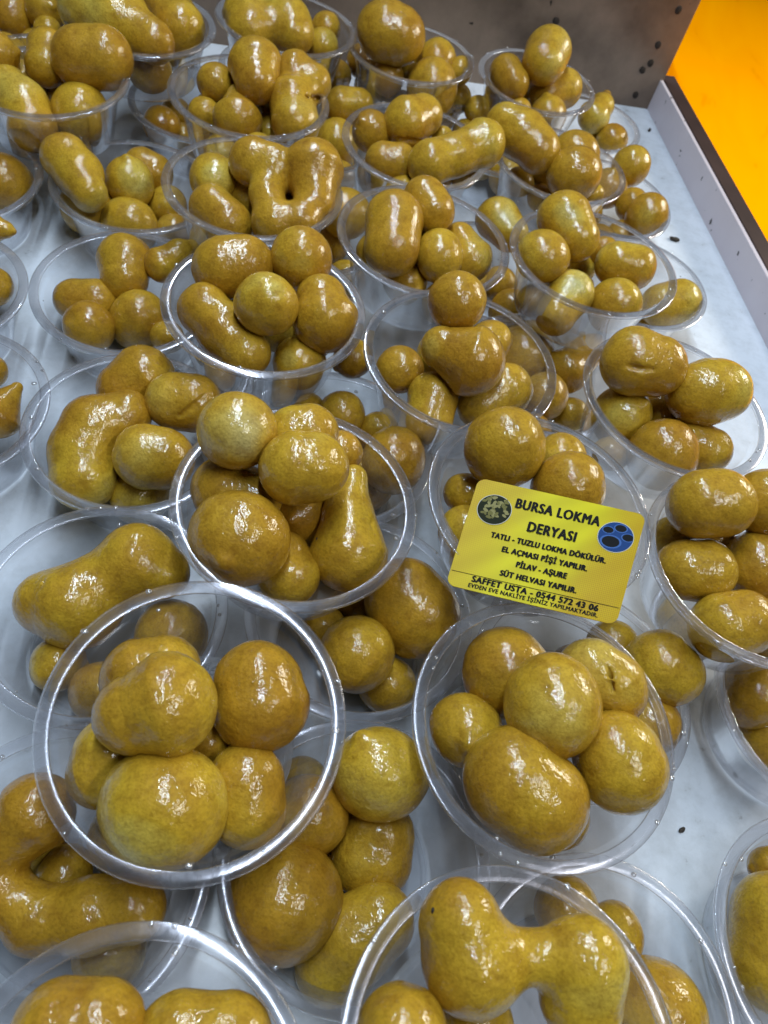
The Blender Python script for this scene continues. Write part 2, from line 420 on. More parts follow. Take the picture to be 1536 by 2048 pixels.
# what each cup is known by
CUP_INFO = {
    'K': ('clear cup with bright thick rim, one long slanting ball and several round ones', 'the bright-rimmed cup with slanting ball'),
    'L': ('clear cup heaped at its back with three balls, a big pear-shaped one inside', 'the cup with the big pear-shaped ball'),
    'F': ('clear cup of big round balls with moulded digits showing on its base', 'the cup with moulded digits'),
    'M': ('clear cup with a torn ball showing pale dough under one perched round ball', 'the cup with the torn ball'),
    'N': ("clear full cup of big balls along the card's printed lower edge", "the full cup along the card's lower edge"),
    'E': ('clear cup mostly hidden under the yellow business card', 'the cup under the yellow card'),
    'P': ('clear cup beside bare white tray, its top ball split by a deep fold', 'the cup with the folded ball'),
    'Q': ('clear cup with a tall potato-shaped ball standing against three smaller ones', 'the cup with potato-shaped ball'),
    'R': ('clear cup of seven small balls near the tray side, droplets on its rim', 'the small-ball cup near the tray side'),
    'C1': ('clear cup holding a horseshoe-shaped lump bent round a dark hole', 'the cup with the horseshoe lump'),
    'B1': ('clear cup with a teardrop ball in front of a taller brown ball', 'the cup with the teardrop ball'),
    'A1': ('clear cup with one long three-lobed lump beside an upright ball', 'the cup with the three-lobed lump'),
    'A2': ('clear cup with a twin-lobed ball like a peanut, by the dark panel', 'the cup with the twin-lobed ball'),
    'A3': ('clear cup with one large pale ball perched high before the dark panel', 'the cup with one perched ball'),
    'A4': ('clear cup with an upright egg-shaped ball, right before the steel panel', 'the cup with the egg-shaped ball'),
    'B0': ('clear cup with a wide flattened ball above a long slanting one', 'the cup with the wide flattened ball'),
    'B2': ('clear cup with a long curved finger of dough lying across its rim', 'the cup with the curved finger'),
    'B3': ('clear cup with a long ball leaning over its rim beside a brown ball', 'the cup with the leaning ball'),
    'A0': ('clear cup of pale balls behind the cup with the wide flattened ball', 'the cup behind the wide flattened ball'),
    'D1': ('low clear cup with an upright thumb-shaped ball beside a round one', 'the low cup with thumb-shaped ball'),
    'D0': ('low clear cup holding a single round ball, bare tray beside it', 'the low cup with a single ball'),
    'E0': ('low clear cup with a pointed ball tip jutting over its rim', 'the low cup with jutting pointed tip'),
    'G0': ('low clear cup with two reddish balls, one ending in a sharp tip', 'the low cup of reddish balls'),
    'U': ('low clear cup of small balls with empty white space at one side', 'the low half-empty white cup'),
    'S': ('low clear cup with a bulky bent lump and four rounder balls', 'the low cup with bulky bent lump'),
    'T': ('low clear cup with one large double lump above its bare white base', 'the low cup with the double lump'),
    'HB': ('low clear cup of three balls between the card and the digits cup', 'the low cup between card and digits'),
    'CB': ('low clear cup of big balls, one long, tucked against the digits cup', 'the low cup tucked against the digits cup'),
    'BL2': ('low clear cup with a big ring-shaped lump around a dark hole', 'the low cup with the ring-shaped lump'),
    'BL': ('clear cup showing two broad brown balls next to the ring-shaped lump', 'the cup with two broad balls'),
    'Y': ('clear cup with a large dumbbell-shaped lump across it', 'the cup with the dumbbell lump'),
    'Y2': ('low clear cup partly under the cup with the dumbbell lump', 'the low cup under the dumbbell lump'),
    'Z': ("clear cup of pale balls beside the card's round blue picture", "the cup beside the card's blue picture"),
    'Z2': ("low clear cup under the cup beside the card's blue picture", 'the low cup under the blue-picture cup'),
    'Z3': ('low clear cup with one tall pale ball, standing apart on bare tray', 'the low cup apart on bare tray'),
    'NL': ('low clear cup under the full cup, one ball jutting out sideways', 'the low cup with sideways jutting ball'),
    'V': ('low clear cup whose balls show behind the big pear-shaped ball', 'the low cup behind the pear-shaped ball'),
    'ML': ("low clear cup with a pointed carrot-shaped ball beside the torn ball's cup", 'the low cup with carrot-shaped ball'),
    'QL': ('low clear cup wedged between the potato-ball cup and the small-ball cup', 'the low cup wedged by the potato-ball cup'),
    'W': ('low clear cup of pale balls hidden behind the bright-rimmed cup', 'the low cup behind the bright-rimmed cup'),
    'B1L': ("low clear cup showing a bent ball beside the teardrop ball's cup", "the low cup beside the teardrop ball's cup"),
    'AB': ('low clear cup of little balls under the cup with three-lobed lump', 'the low cup under the three-lobed lump'),
    'A2L': ('low clear cup underneath the cup with the twin-lobed ball', 'the low cup under the twin-lobed ball'),
    'A3L': ('low clear cup underneath the cup with one perched ball by the panel', 'the low cup under the perched ball'),
    'A4L': ("low clear cup between the leaning ball's cup and the egg-shaped ball's cup", 'the low cup below the egg-shaped ball'),
    'X1': ('low clear cup at the foot of the steel panel with a tipped ball', "the low cup at the panel's foot"),
    'X2': ('low clear cup of clustered balls along the tray side, under the leaning ball', 'the low clustered cup along the tray side'),
    'X3': ('low clear cup with one big oval ball on bare tray along its side', 'the low cup with one oval ball'),
}
rnd = random.Random(11)
cup_objects = {}
for i, (k, (x, y, z, s)) in enumerate(CUPS.items()):
    e = obj("plastic_cup", None, loc=(x * CM, y * CM, (z - H * s) * CM))
    e.empty_display_size = 0.02
    e.scale = (s, s, s)
    e.rotation_euler = (math.radians(rnd.uniform(-1.2, 1.2)), math.radians(rnd.uniform(-1.2, 1.2)), rnd.uniform(0, 6.28))
    tag(e, CUP_INFO[k][0], "plastic cup", "clear plastic cups of fried dough balls")
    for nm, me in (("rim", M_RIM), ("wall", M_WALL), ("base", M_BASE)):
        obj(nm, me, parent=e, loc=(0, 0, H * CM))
    d = obj("syrup_drops", M_DROPS[i % 7], parent=e, loc=(0, 0, H * CM))
    d['kind'] = 'stuff'
    cup_objects[k] = e

# ------------------------------------------------------------------ fried dough balls
def noise_fn(seed, scale, n=7):
    r = np.random.RandomState(seed)
    k = r.normal(size=(n, 3)); k /= np.linalg.norm(k, axis=1)[:, None]
    k *= (r.uniform(0.7, 1.7, n) * scale)[:, None]
    ph = r.uniform(0, 6.28, n)
    def f(P):
        return np.sin(P @ k.T + ph).sum(-1) / n
    return f
def body_sdf(sph, seed, creases):
    r = np.random.RandomState(seed)
    S = np.array(sph)
    rm = S[:, 3].mean()
    n1 = noise_fn(seed, 1.7 / rm); n2 = noise_fn(seed + 1, 4.2 / rm); n3 = noise_fn(seed + 2, 8.5 / rm)
    segs = [(S[0], S[0])] if len(S) == 1 else [(S[i], S[i + 1]) for i in range(len(S) - 1)]
    dents = []
    for _ in range(r.randint(0, 2) if len(S) == 1 else 0):
        d = r.normal(size=3); d /= np.linalg.norm(d)
        b = S[r.randint(len(S))]
        q = r.uniform(.5, .9)
        dents.append((b[:3] + d * b[3] * (1 + q - r.uniform(.01, .05)), b[3] * q))
    tip = None
    if len(S) == 1 and r.rand() < 0.45:
        d = r.normal(size=3); d /= np.linalg.norm(d)
        tip = (S[0][:3] + d * rm * 1.0, rm * .12)
    sq = 1 + r.uniform(-0.06, 0.07, 3) if len(S) == 1 else np.ones(3)
    c0 = S[:, :3].mean(0)
    def f(P):
        P = (P - c0) / sq + c0
        d = None
        for a, b in segs:
            ab = b[:3] - a[:3]; L2 = ab @ ab
            t = np.clip(((P - a[:3]) @ ab) / L2, 0, 1) if L2 > 1e-9 else np.zeros(P.shape[:-1])
            rad = a[3] + (b[3] - a[3]) * t
            if L2 > 1e-9:
                rad = rad * (1 - 0.06 * np.sin(t * np.pi) * min(1.0, max(0.0, math.sqrt(L2) / (a[3] + b[3]) - 0.42) * 2.2))
            q = np.linalg.norm(P - (a[:3] + t[..., None] * ab), axis=-1) - rad
            if d is None:
                d = q
            else:
                k = 0.24 * rm
                h = np.clip(0.5 + 0.5 * (d - q) / k, 0, 1)
                d = d * (1 - h) + q * h - k * h * (1 - h)
        if tip is not None:
            q = np.linalg.norm(P - tip[0], axis=-1) - tip[1]; k = rm * .17
            h = np.clip(0.5 + 0.5 * (d - q) / k, 0, 1)
            d = d * (1 - h) + q * h - k * h * (1 - h)
        for c, rad in dents:
            q = rad - np.linalg.norm(P - c, axis=-1); k = rm * .16
            h = np.clip(0.5 - 0.5 * (d - q) / k, 0, 1)
            d = d * (1 - h) + q * h + k * h * (1 - h)
        for a, b, rad in creases:
            a = np.array(a); ab = np.array(b) - a
            t = np.clip(((P - a) @ ab) / (ab @ ab), 0, 1)
            q = rad - np.linalg.norm(P - (a + t[..., None] * ab), axis=-1); k = rad * 1.6
            h = np.clip(0.5 - 0.5 * (d - q) / k, 0, 1)
            d = d * (1 - h) + q * h + k * h * (1 - h)
        return d + rm * (0.085 * n1(P) + 0.026 * n2(P) + 0.016 * np.abs(n3(P)) - 0.06)
    return f
def surface_net(f, lo, hi, n):
    h = (hi - lo).max() / n
    dims = np.ceil((hi - lo) / h).astype(int) + 1
    ax = [lo[i] + h * np.arange(dims[i]) for i in range(3)]
    G = np.stack(np.meshgrid(*ax, indexing='ij'), -1)
    F = f(G.reshape(-1, 3)).reshape(dims)
    ins = F < 0
    c = np.zeros(np.array(dims) - 1, int)
    acc = np.zeros((*(np.array(dims) - 1), 3)); cnt = np.zeros(np.array(dims) - 1)
    nx, ny, nz = np.array(dims) - 1
    def sl(a, o):
        return a[o[0]:o[0] + nx, o[1]:o[1] + ny, o[2]:o[2] + nz]
    corners = [(i, j, k) for i in (0, 1) for j in (0, 1) for k in (0, 1)]
    for a in corners:
        for d in range(3):
            if a[d] == 0:
                b = tuple(1 if q == d else a[q] for q in range(3))
                fa, fb = sl(F, a), sl(F, b)
                cross = (fa < 0) != (fb < 0)
                t = np.where(cross, fa / np.where(cross, fa - fb, 1), 0)
                p = np.zeros(acc.shape); p[..., 0], p[..., 1], p[..., 2] = a
                p[..., d] += t
                acc += np.where(cross[..., None], p, 0); cnt += cross
    act = cnt > 0
    idx = -np.ones(cnt.shape, int); idx[act] = np.arange(act.sum())
    cell = np.argwhere(act)
    V = lo + h * (cell + acc[act] / cnt[act][:, None])
    e = h * 0.4
    for _ in range(2):
        d = f(V)
        g = np.stack([f(V + np.eye(3)[i] * e) - f(V - np.eye(3)[i] * e) for i in range(3)], -1) / (2 * e)
        V = V - np.clip(d, -h, h)[:, None] * g / np.maximum((g * g).sum(-1), .3)[:, None]
    faces = []
    for d in range(3):
        u, v = (d + 1) % 3, (d + 2) % 3
        A = [slice(None)] * 3; B = [slice(None)] * 3
        A[d] = slice(0, -1); B[d] = slice(1, None)
        cr = ins[tuple(A)] != ins[tuple(B)]
        P = np.argwhere(cr)
        P = P[(P[:, u] > 0) & (P[:, v] > 0) & (P[:, u] < dims[u] - 1) & (P[:, v] < dims[v] - 1)]
        inside = ins[tuple(P.T)]
        def at(du, dv):
            Q = P.copy(); Q[:, u] -= du; Q[:, v] -= dv
            return idx[tuple(Q.T)]
        q = np.stack([at(1, 1), at(0, 1), at(0, 0), at(1, 0)], 1)
        q[~inside] = q[~inside][:, ::-1]
        faces.append(q)
    return V, np.concatenate(faces)
def dough_mesh(sph, seed, creases=(), pale=(), tone=None):
    S = np.array(sph)
    base = S[:, :3].mean(0)
    base[2] = (S[:, 2] - S[:, 3]).min()
    S2 = S.copy(); S2[:, :3] -= base
    cr = [(np.array(a) - base, np.array(b) - base, r) for a, b, r in creases]
    f = body_sdf(S2, seed, cr)
    pad = S[:, 3].max() * .36
    lo = (S2[:, :3] - S2[:, 3:]).min(0) - pad; hi = (S2[:, :3] + S2[:, 3:]).max(0) + pad
    near = base[1] < 33
    n = int(min(60, (30 if near else 24) * (hi - lo).max() / (2.3 * S[:, 3].max())))
    V, Q = surface_net(f, lo, hi, n)
    me = bpy.data.meshes.new("fried_dough_ball")
    me.vertices.add(len(V)); me.vertices.foreach_set('co', (V * CM).astype(np.float32).ravel())
    me.loops.add(Q.size); me.loops.foreach_set('vertex_index', Q.astype(np.int32).ravel())
    me.polygons.add(len(Q)); me.polygons.foreach_set('loop_start', np.arange(0, Q.size, 4, dtype=np.int32))
    me.update(calc_edges=True); me.validate()
    me.polygons.foreach_set('use_smooth', [True] * len(me.polygons))
    r = np.random.RandomState(seed + 3)
    cen = S2[:, :3].mean(0); W = (V - cen) / S[:, 3].mean()
    d1, d2 = r.normal(size=3), r.normal(size=3)
    d1 /= np.linalg.norm(d1); d2 /= np.linalg.norm(d2)
    fry = 0.475 + 0.62 * ((r.uniform(-.09, .09) if tone is None else tone - 0.49)) + r.uniform(.02, .14) * (W @ d1) + 0.05 * np.sin(3.5 * (W @ d2) + r.uniform(0, 6))
    spots = [(np.array(c) - base, rad, .17) for c, rad in pale]
    if r.rand() < 0.3:
        d = r.normal(size=3); d /= np.linalg.norm(d); b = S2[r.randint(len(S2))]
        spots.append((b[:3] + d * b[3], b[3] * r.uniform(.35, .8), r.uniform(.05, .14)))
    n_edge = noise_fn(seed + 9, 5.0 / S[:, 3].mean())
    for c, rad, amt in spots:
        q = np.linalg.norm(V - c, axis=1) / rad
        fry -= amt * np.clip((1.25 - q + .25 * n_edge(V)) / .6, 0, 1)
    me.attributes.new("fry", 'FLOAT', 'POINT').data.foreach_set('value', np.clip(fry, .02, .98).astype(np.float32))
    me.materials.append(DOUGH)
    return me, base

# per cup: every ball as (shape word, [(x, y, z, radius), ...])
BALLS = {
    'F': [
        ('big brown lopsided', [(-4.97, 7.8, 8.28, 1.64), (-5.79, 7.3, 8.06, 1.21)]),
        ('tall yellow rounded', [(-2.43, 9.98, 6.76, 1.55), (-2.16, 9.47, 6.54, 1.67)]),
        ('oval', [(-6.48, 9.14, 6.24, 1.44), (-5.82, 9.59, 6.43, 1.26)]),
        ('oval', [(-6.49, 6.44, 5.77, 1.16), (-6.44, 5.94, 5.55, 1.16)]),
        ('biggest pale round', [(-3.88, 5.17, 6.56, 1.92)]),
        ('oval', [(-1.74, 6.94, 5.83, 1.27), (-1.35, 6.18, 5.49, 1.24)]),
        ('small round', [(-3.61, 8.03, 5.22, 0.91)]),
    ],
    'L': [
        ('round', [(-6.62, 18.76, 9.37, 1.5)]),
        ('broad smooth', [(-3.79, 17.99, 9.26, 1.43), (-3.23, 18.17, 9.33, 1.39)]),
        ('half-hidden oval', [(-4.56, 20.18, 8.59, 1.14), (-3.98, 20.4, 8.68, 1.18)]),
        ('big brown round', [(-5.11, 15.08, 7.52, 1.8)]),
        ('dark-skinned oval', [(-6.6, 17.68, 6.55, 1.44), (-5.5, 17.7, 6.55, 1.27)]),
        ('round', [(-3.64, 18.38, 5.44, 1.43)]),
        ('oval', [(-3.4, 16.0, 5.61, 1.09), (-3.03, 15.49, 5.4, 1.3)]),
        ('pear-shaped', [(-1.71, 20.09, 6.9, 0.61), (-1.45, 18.63, 6.32, 1.08), (-0.93, 17.18, 5.74, 1.67)]),
        ('small round', [(-2.62, 21.14, 7.13, 0.89)]),
        ('round', [(-5.87, 15.89, 5.1, 1.0)]),
        ('small round', [(-5.03, 20.0, 5.83, 0.9)]),
    ],
    'K': [
        ('broad lemon-shaped', [(-11.45, 29.76, 7.67, 1.46), (-10.47, 30.33, 7.88, 1.37)]),
        ('round', [(-7.95, 31.51, 8.37, 1.43)]),
        ('round', [(-8.36, 27.51, 8.37, 1.39)]),
        ('long slanting', [(-11.6, 27.6, 6.66, 1.25), (-10.3, 26.94, 6.41, 1.27), (-8.85, 26.2, 6.14, 1.18)]),
        ('plump peaked', [(-6.21, 29.8, 7.57, 1.27), (-5.77, 29.05, 7.29, 1.66)]),
        ('round', [(-6.48, 27.54, 5.23, 1.28)]),
        ('round', [(-8.18, 29.54, 5.09, 1.19)]),
        ('round', [(-10.61, 28.99, 5.06, 1.15)]),
        ('small round', [(-8.89, 31.1, 6.18, 0.9)]),
        ('small round', [(-6.2, 29.7, 5.03, 0.9)]),
    ],
    'M': [
        ('round', [(0.28, 30.96, 9.16, 1.44)]),
        ('torn pale-fleshed', [(1.73, 28.69, 7.81, 1.73), (0.27, 28.8, 7.86, 0.99)]),
        ('oval', [(0.63, 27.71, 5.51, 1.28), (0.78, 26.54, 5.07, 1.17)]),
        ('round', [(-1.45, 29.08, 5.37, 1.23)]),
        ('oval', [(4.13, 29.65, 5.77, 1.36), (3.09, 28.48, 5.33, 1.17)]),
        ('round', [(2.68, 32.17, 6.34, 1.18)]),
        ('round', [(0.54, 31.3, 5.23, 1.45)]),
        ('small round', [(2.6, 30.7, 4.62, 0.9)]),
    ],
    'E': [
        ('round', [(4.25, 22.83, 8.77, 1.69)]),
        ('round', [(7.42, 22.22, 8.15, 1.61)]),
        ('small round', [(3.32, 22.01, 5.9, 0.93)]),
        ('round', [(3.75, 20.0, 5.77, 1.12)]),
        ('round', [(7.17, 20.29, 6.12, 1.68)]),
        ('round', [(7.12, 24.55, 7.46, 1.12)]),
    ],
    'N': [
        ('biggest egg-shaped', [(7.27, 9.34, 6.98, 1.77), (8.2, 9.03, 6.85, 1.71)]),
        ('oval', [(10.88, 11.29, 7.22, 1.6), (11.08, 11.02, 7.1, 1.64)]),
        ('round', [(7.9, 12.11, 8.15, 1.72)]),
        ('round', [(6.54, 13.82, 5.99, 1.6)]),
        ('round', [(5.51, 11.28, 5.54, 1.38)]),
        ('gnarled knobbly', [(9.47, 14.25, 7.48, 1.2), (10.45, 13.98, 7.37, 1.19), (10.84, 13.64, 7.23, 0.86)]),
        ('round', [(9.71, 9.38, 4.72, 1.17)]),
    ],
    'NL': [
        ('oval', [(13.63, 17.22, 4.5, 1.5), (14.25, 17.05, 4.42, 1.37)]),
        ('round', [(12.07, 18.42, 3.0, 1.12)]),
        ('round', [(13.97, 15.13, 2.85, 1.32)]),
        ('round', [(10.9, 17.06, 1.51, 1.42)]),
    ],
    'P': [
        ('deeply folded', [(10.02, 31.84, 8.22, 1.7), (11.07, 31.99, 8.27, 1.5)]),
        ('oval', [(13.53, 31.78, 7.48, 1.31), (14.04, 31.95, 7.54, 1.62), (14.79, 32.34, 7.68, 1.57)]),
        ('round', [(10.65, 30.76, 5.46, 1.55)]),
        ('round', [(12.75, 28.53, 5.8, 1.7)]),
        ('oval', [(14.39, 30.67, 5.48, 1.12), (15.44, 30.31, 5.35, 1.28)]),
        ('round', [(12.94, 32.42, 5.07, 1.15)]),
        ('small round', [(10.43, 28.47, 4.81, 0.9)]),
    ],
    'Q': [
        ('tall potato-shaped', [(-4.43, 37.64, 8.0, 1.55), (-4.02, 35.98, 7.43, 1.5)]),
        ('oval', [(-3.23, 40.01, 8.33, 1.21), (-2.55, 39.43, 8.13, 1.21)]),
        ('oval', [(-1.41, 37.36, 7.0, 1.31), (-1.32, 37.06, 6.9, 1.31)]),
        ('tapering', [(-0.63, 39.93, 6.51, 0.95), (0.28, 38.93, 6.17, 1.36)]),
        ('round', [(-2.86, 36.38, 5.15, 1.22)]),
        ('round', [(-2.73, 39.63, 5.59, 1.45)]),
        ('round', [(-4.89, 38.21, 5.12, 1.3)]),
        ('round', [(-0.5, 35.7, 5.07, 1.15)]),
    ],
    'R': [
        ('oval', [(4.95, 41.9, 8.6, 1.53), (5.96, 40.86, 8.26, 1.23)]),
        ('round', [(4.31, 39.15, 7.63, 1.5)]),
        ('oval', [(8.78, 40.99, 7.45, 1.25), (9.81, 41.14, 7.51, 1.25)]),
        ('oval', [(6.55, 38.25, 6.39, 1.34), (6.04, 36.83, 5.89, 1.16)]),
        ('round', [(9.34, 38.84, 6.14, 1.54)]),
        ('small round', [(7.15, 42.33, 5.62, 0.94)]),
        ('small round', [(8.04, 42.84, 6.78, 0.86)]),
        ('round', [(5.34, 41.3, 5.71, 1.15)]),
        ('round', [(7.06, 40.28, 5.5, 1.0)]),
        ('small round', [(4.62, 38.07, 5.4, 0.9)]),
    ],
    'C1': [
        ('horseshoe-shaped', [(-9.6, 38.83, 8.46, 1.76), (-8.91, 37.1, 7.88, 1.01), (-9.25, 35.73, 7.4, 1.05), (-10.64, 35.25, 7.23, 1.16), (-11.62, 36.8, 7.77, 0.87), (-11.88, 38.4, 8.32, 1.19), (-13.04, 38.39, 8.31, 1.3)]),
        ('round', [(-13.13, 38.71, 5.81, 1.42)]),
        ('round', [(-15.17, 37.96, 6.82, 1.36)]),
        ('oval', [(-14.4, 35.78, 6.45, 1.24), (-13.28, 35.18, 6.24, 1.29)]),
        ('round', [(-10.41, 36.94, 5.37, 1.17)]),
        ('round', [(-10.85, 38.91, 5.94, 1.0)]),
        ('round', [(-11.03, 34.54, 5.29, 1.0)]),
    ],
    'B1': [
        ('oval', [(-16.32, 47.81, 8.71, 1.62), (-15.76, 46.58, 8.32, 1.26)]),
        ('teardrop-shaped', [(-16.86, 46.5, 7.09, 0.8), (-16.41, 45.12, 6.64, 1.52)]),
        ('bent two-lobed', [(-13.92, 49.02, 8.35, 1.36), (-12.68, 48.87, 8.3, 1.03), (-13.47, 47.08, 7.74, 1.34), (-12.79, 45.52, 7.23, 1.45)]),
        ('round', [(-18.71, 47.43, 7.1, 1.2)]),
        ('round', [(-18.91, 45.77, 5.73, 1.01)]),
        ('round', [(-15.57, 48.77, 6.2, 1.07)]),
        ('round', [(-14.78, 46.83, 5.34, 1.16)]),
        ('round', [(-14.47, 43.55, 5.62, 1.15)]),
        ('round', [(-16.76, 43.15, 5.21, 1.0)]),
        ('round', [(-17.37, 48.0, 5.66, 1.0)]),
    ],
    'A1': [
        ('three-lobed', [(-28.54, 50.3, 7.88, 2.05), (-26.5, 50.0, 7.79, 1.98), (-23.71, 49.14, 7.52, 1.25)]),
        ('oval', [(-25.22, 54.63, 7.41, 1.58), (-23.68, 53.1, 6.94, 1.73)]),
        ('round', [(-24.55, 49.99, 5.17, 1.38)]),
        ('round', [(-27.87, 49.82, 4.95, 1.38)]),
        ('round', [(-26.56, 52.7, 5.16, 1.45)]),
        ('small round', [(-24.84, 54.04, 4.66, 0.9)]),
    ],
    'A2': [
        ('twin-lobed', [(-19.9, 56.07, 7.75, 1.59), (-19.17, 54.91, 7.4, 1.48), (-16.99, 56.55, 7.9, 1.49), (-16.36, 55.83, 7.68, 1.41)]),
        ('round', [(-14.7, 57.98, 6.42, 1.22)]),
        ('round', [(-15.02, 59.86, 6.87, 1.01)]),
        ('round', [(-18.49, 57.41, 5.47, 1.11)]),
        ('round', [(-15.07, 54.61, 5.69, 1.0)]),
        ('small round', [(-16.96, 59.55, 6.55, 0.9)]),
    ],
    'A3': [
        ('big perched', [(-10.51, 59.35, 8.13, 2.04), (-9.55, 59.34, 8.12, 1.9)]),
        ('round', [(-6.54, 61.52, 6.3, 1.42)]),
        ('big round', [(-6.15, 58.53, 5.65, 1.88)]),
        ('round', [(-8.58, 61.43, 5.43, 1.01)]),
        ('round', [(-9.67, 58.98, 5.21, 1.18)]),
        ('small round', [(-4.65, 61.31, 6.22, 0.92)]),
        ('round', [(-10.49, 60.95, 4.92, 0.96)]),
    ],
    'A4': [
        ('upright egg-shaped', [(1.29, 63.12, 8.58, 1.66), (1.22, 62.04, 8.27, 1.57)]),
        ('oval', [(-1.23, 61.47, 7.08, 1.21), (-0.47, 60.5, 6.79, 1.21)]),
        ('oval', [(2.19, 62.78, 5.81, 1.41), (3.4, 63.8, 6.11, 1.41)]),
        ('round', [(-1.05, 62.27, 4.99, 1.26)]),
        ('round', [(2.8, 60.48, 5.31, 1.38)]),
        ('round', [(0.6, 64.14, 4.57, 1.07)]),
        ('small round', [(0.63, 59.46, 5.47, 0.93)]),
    ],
    'X1': [
        ('pointed-tip', [(7.33, 69.49, 4.28, 0.34), (7.12, 68.15, 3.89, 1.01), (6.8, 66.91, 3.52, 1.34)]),
        ('round', [(8.85, 66.11, 2.51, 1.22)]),
        ('round', [(7.22, 67.36, 1.49, 0.95)]),
    ],
    'X2': [
        ('round', [(10.07, 59.16, 4.26, 1.39)]),
        ('round', [(11.09, 56.92, 2.61, 1.23)]),
        ('round', [(12.04, 54.69, 3.34, 1.57)]),
        ('round', [(8.98, 57.87, 2.75, 1.39)]),
        ('round', [(11.03, 54.58, 1.24, 1.23)]),
        ('round', [(7.69, 55.58, 1.58, 1.45)]),
        ('round', [(9.2, 52.58, 1.47, 1.3)]),
    ],
    'X3': [
        ('oval', [(14.83, 45.97, 3.08, 1.43), (13.72, 45.32, 2.86, 1.42)]),
        ('small round', [(13.42, 45.78, 0.9, 0.84)]),
    ],
    'B3': [
        ('brown capped', [(5.33, 50.59, 6.85, 1.69)]),
        ('long leaning', [(-0.1, 52.32, 7.72, 1.29), (1.14, 51.93, 7.59, 1.56), (2.5, 51.16, 7.35, 1.42)]),
        ('round', [(3.47, 53.27, 4.92, 1.15)]),
        ('round', [(2.11, 51.88, 4.4, 1.0)]),
        ('small round', [(3.96, 51.44, 4.06, 0.93)]),
        ('small round', [(7.46, 53.07, 4.57, 0.72)]),
        ('round', [(5.28, 54.53, 6.11, 1.57)]),
        ('round', [(5.88, 50.91, 4.09, 1.09)]),
        ('round', [(4.87, 49.28, 4.41, 0.95)]),
    ],
    'B2': [
        ('oval', [(-6.32, 50.37, 6.92, 1.62), (-5.62, 51.21, 7.18, 1.29)]),
        ('long curved', [(-3.9, 46.55, 6.85, 1.42), (-2.59, 47.64, 7.21, 1.23), (-1.17, 49.09, 7.67, 1.51)]),
        ('oval', [(-7.05, 47.03, 5.73, 1.12), (-5.99, 47.3, 5.82, 1.12)]),
        ('round', [(-8.59, 49.48, 6.04, 1.21)]),
        ('small round', [(-3.95, 51.65, 5.93, 0.69)]),
        ('round', [(-7.8, 47.53, 4.09, 0.95)]),
        ('small round', [(-1.81, 49.51, 5.0, 0.89)]),
        ('round', [(-4.07, 48.55, 4.91, 1.42)]),
        ('round', [(-5.1, 45.77, 4.45, 1.27)]),
        ('round', [(-6.09, 49.69, 4.37, 1.13)]),
    ],
    'B0': [
        ('wide flattened', [(-26.62, 44.89, 7.51, 1.75), (-25.33, 45.32, 7.65, 1.75)]),
        ('oval', [(-29.32, 45.7, 6.85, 1.21), (-28.83, 44.44, 6.44, 1.2)]),
        ('big round', [(-26.03, 42.86, 5.08, 1.78)]),
        ('long slanting', [(-29.99, 41.74, 5.74, 1.39), (-28.83, 41.01, 5.5, 1.48), (-27.67, 39.92, 5.12, 1.41)]),
        ('round', [(-30.46, 44.24, 5.03, 1.29)]),
        ('round', [(-31.38, 43.18, 7.02, 1.23)]),
        ('small round', [(-28.85, 45.21, 4.46, 0.79)]),
        ('round', [(-27.0, 45.41, 4.95, 1.0)]),
        ('small round', [(-28.33, 42.88, 4.11, 0.9)]),
    ],
    'A0': [
        ('round', [(-34.71, 50.63, 5.58, 1.45)]),
        ('round', [(-32.42, 51.15, 6.39, 1.37)]),
        ('small round', [(-31.58, 49.58, 5.9, 0.88)]),
        ('round', [(-33.33, 46.78, 4.68, 1.45)]),
        ('round', [(-36.02, 47.62, 4.68, 1.45)]),
        ('round', [(-32.7, 49.78, 4.39, 1.15)]),
    ],
    'D1': [
        ('thumb-shaped', [(-24.74, 38.35, 4.86, 1.35), (-23.45, 37.58, 4.59, 1.32), (-22.45, 36.6, 4.24, 1.01)]),
        ('round', [(-23.62, 38.04, 1.95, 1.57)]),
        ('round', [(-21.51, 39.92, 3.36, 1.45)]),
        ('half-hidden oval', [(-21.81, 42.3, 2.91, 1.24), (-20.93, 42.23, 2.89, 1.17)]),
        ('round', [(-20.66, 37.81, 1.93, 1.57)]),
        ('round', [(-19.53, 40.8, 1.8, 1.24)]),
        ('round', [(-18.24, 38.88, 1.39, 1.15)]),
        ('round', [(-22.63, 40.72, 1.35, 1.15)]),
    ],
    'D0': [
        ('round', [(-28.88, 37.64, 2.22, 1.63)]),
    ],
    'E0': [
        ('pointed', [(-25.21, 31.3, 4.26, 0.78), (-24.67, 31.39, 4.29, 0.44), (-24.28, 31.43, 4.3, 0.17)]),
        ('round', [(-24.52, 28.88, 2.31, 1.06)]),
    ],
    'G0': [
        ('sharp-tipped reddish', [(-19.43, 20.65, 2.69, 1.22), (-19.07, 22.02, 3.24, 0.25)]),
        ('small round', [(-21.09, 22.96, 2.73, 0.81)]),
    ],
    'U': [
        ('oval', [(-18.53, 32.88, 3.29, 1.56), (-18.22, 32.02, 2.97, 1.29)]),
        ('oval', [(-20.39, 30.17, 1.94, 1.14), (-19.31, 30.44, 2.04, 1.2)]),
        ('round', [(-18.62, 28.24, 2.2, 1.38)]),
        ('round', [(-16.67, 30.24, 1.81, 1.6)]),
        ('pale green tapering', [(-16.39, 33.08, 3.81, 0.97), (-15.76, 34.12, 4.19, 0.69), (-15.24, 34.7, 4.4, 0.35)]),
        ('small round', [(-14.61, 29.46, 2.07, 0.9)]),
    ],
    'S': [
        ('domed brown', [(-13.64, 24.49, 3.93, 1.56), (-14.32, 23.61, 3.59, 1.25)]),
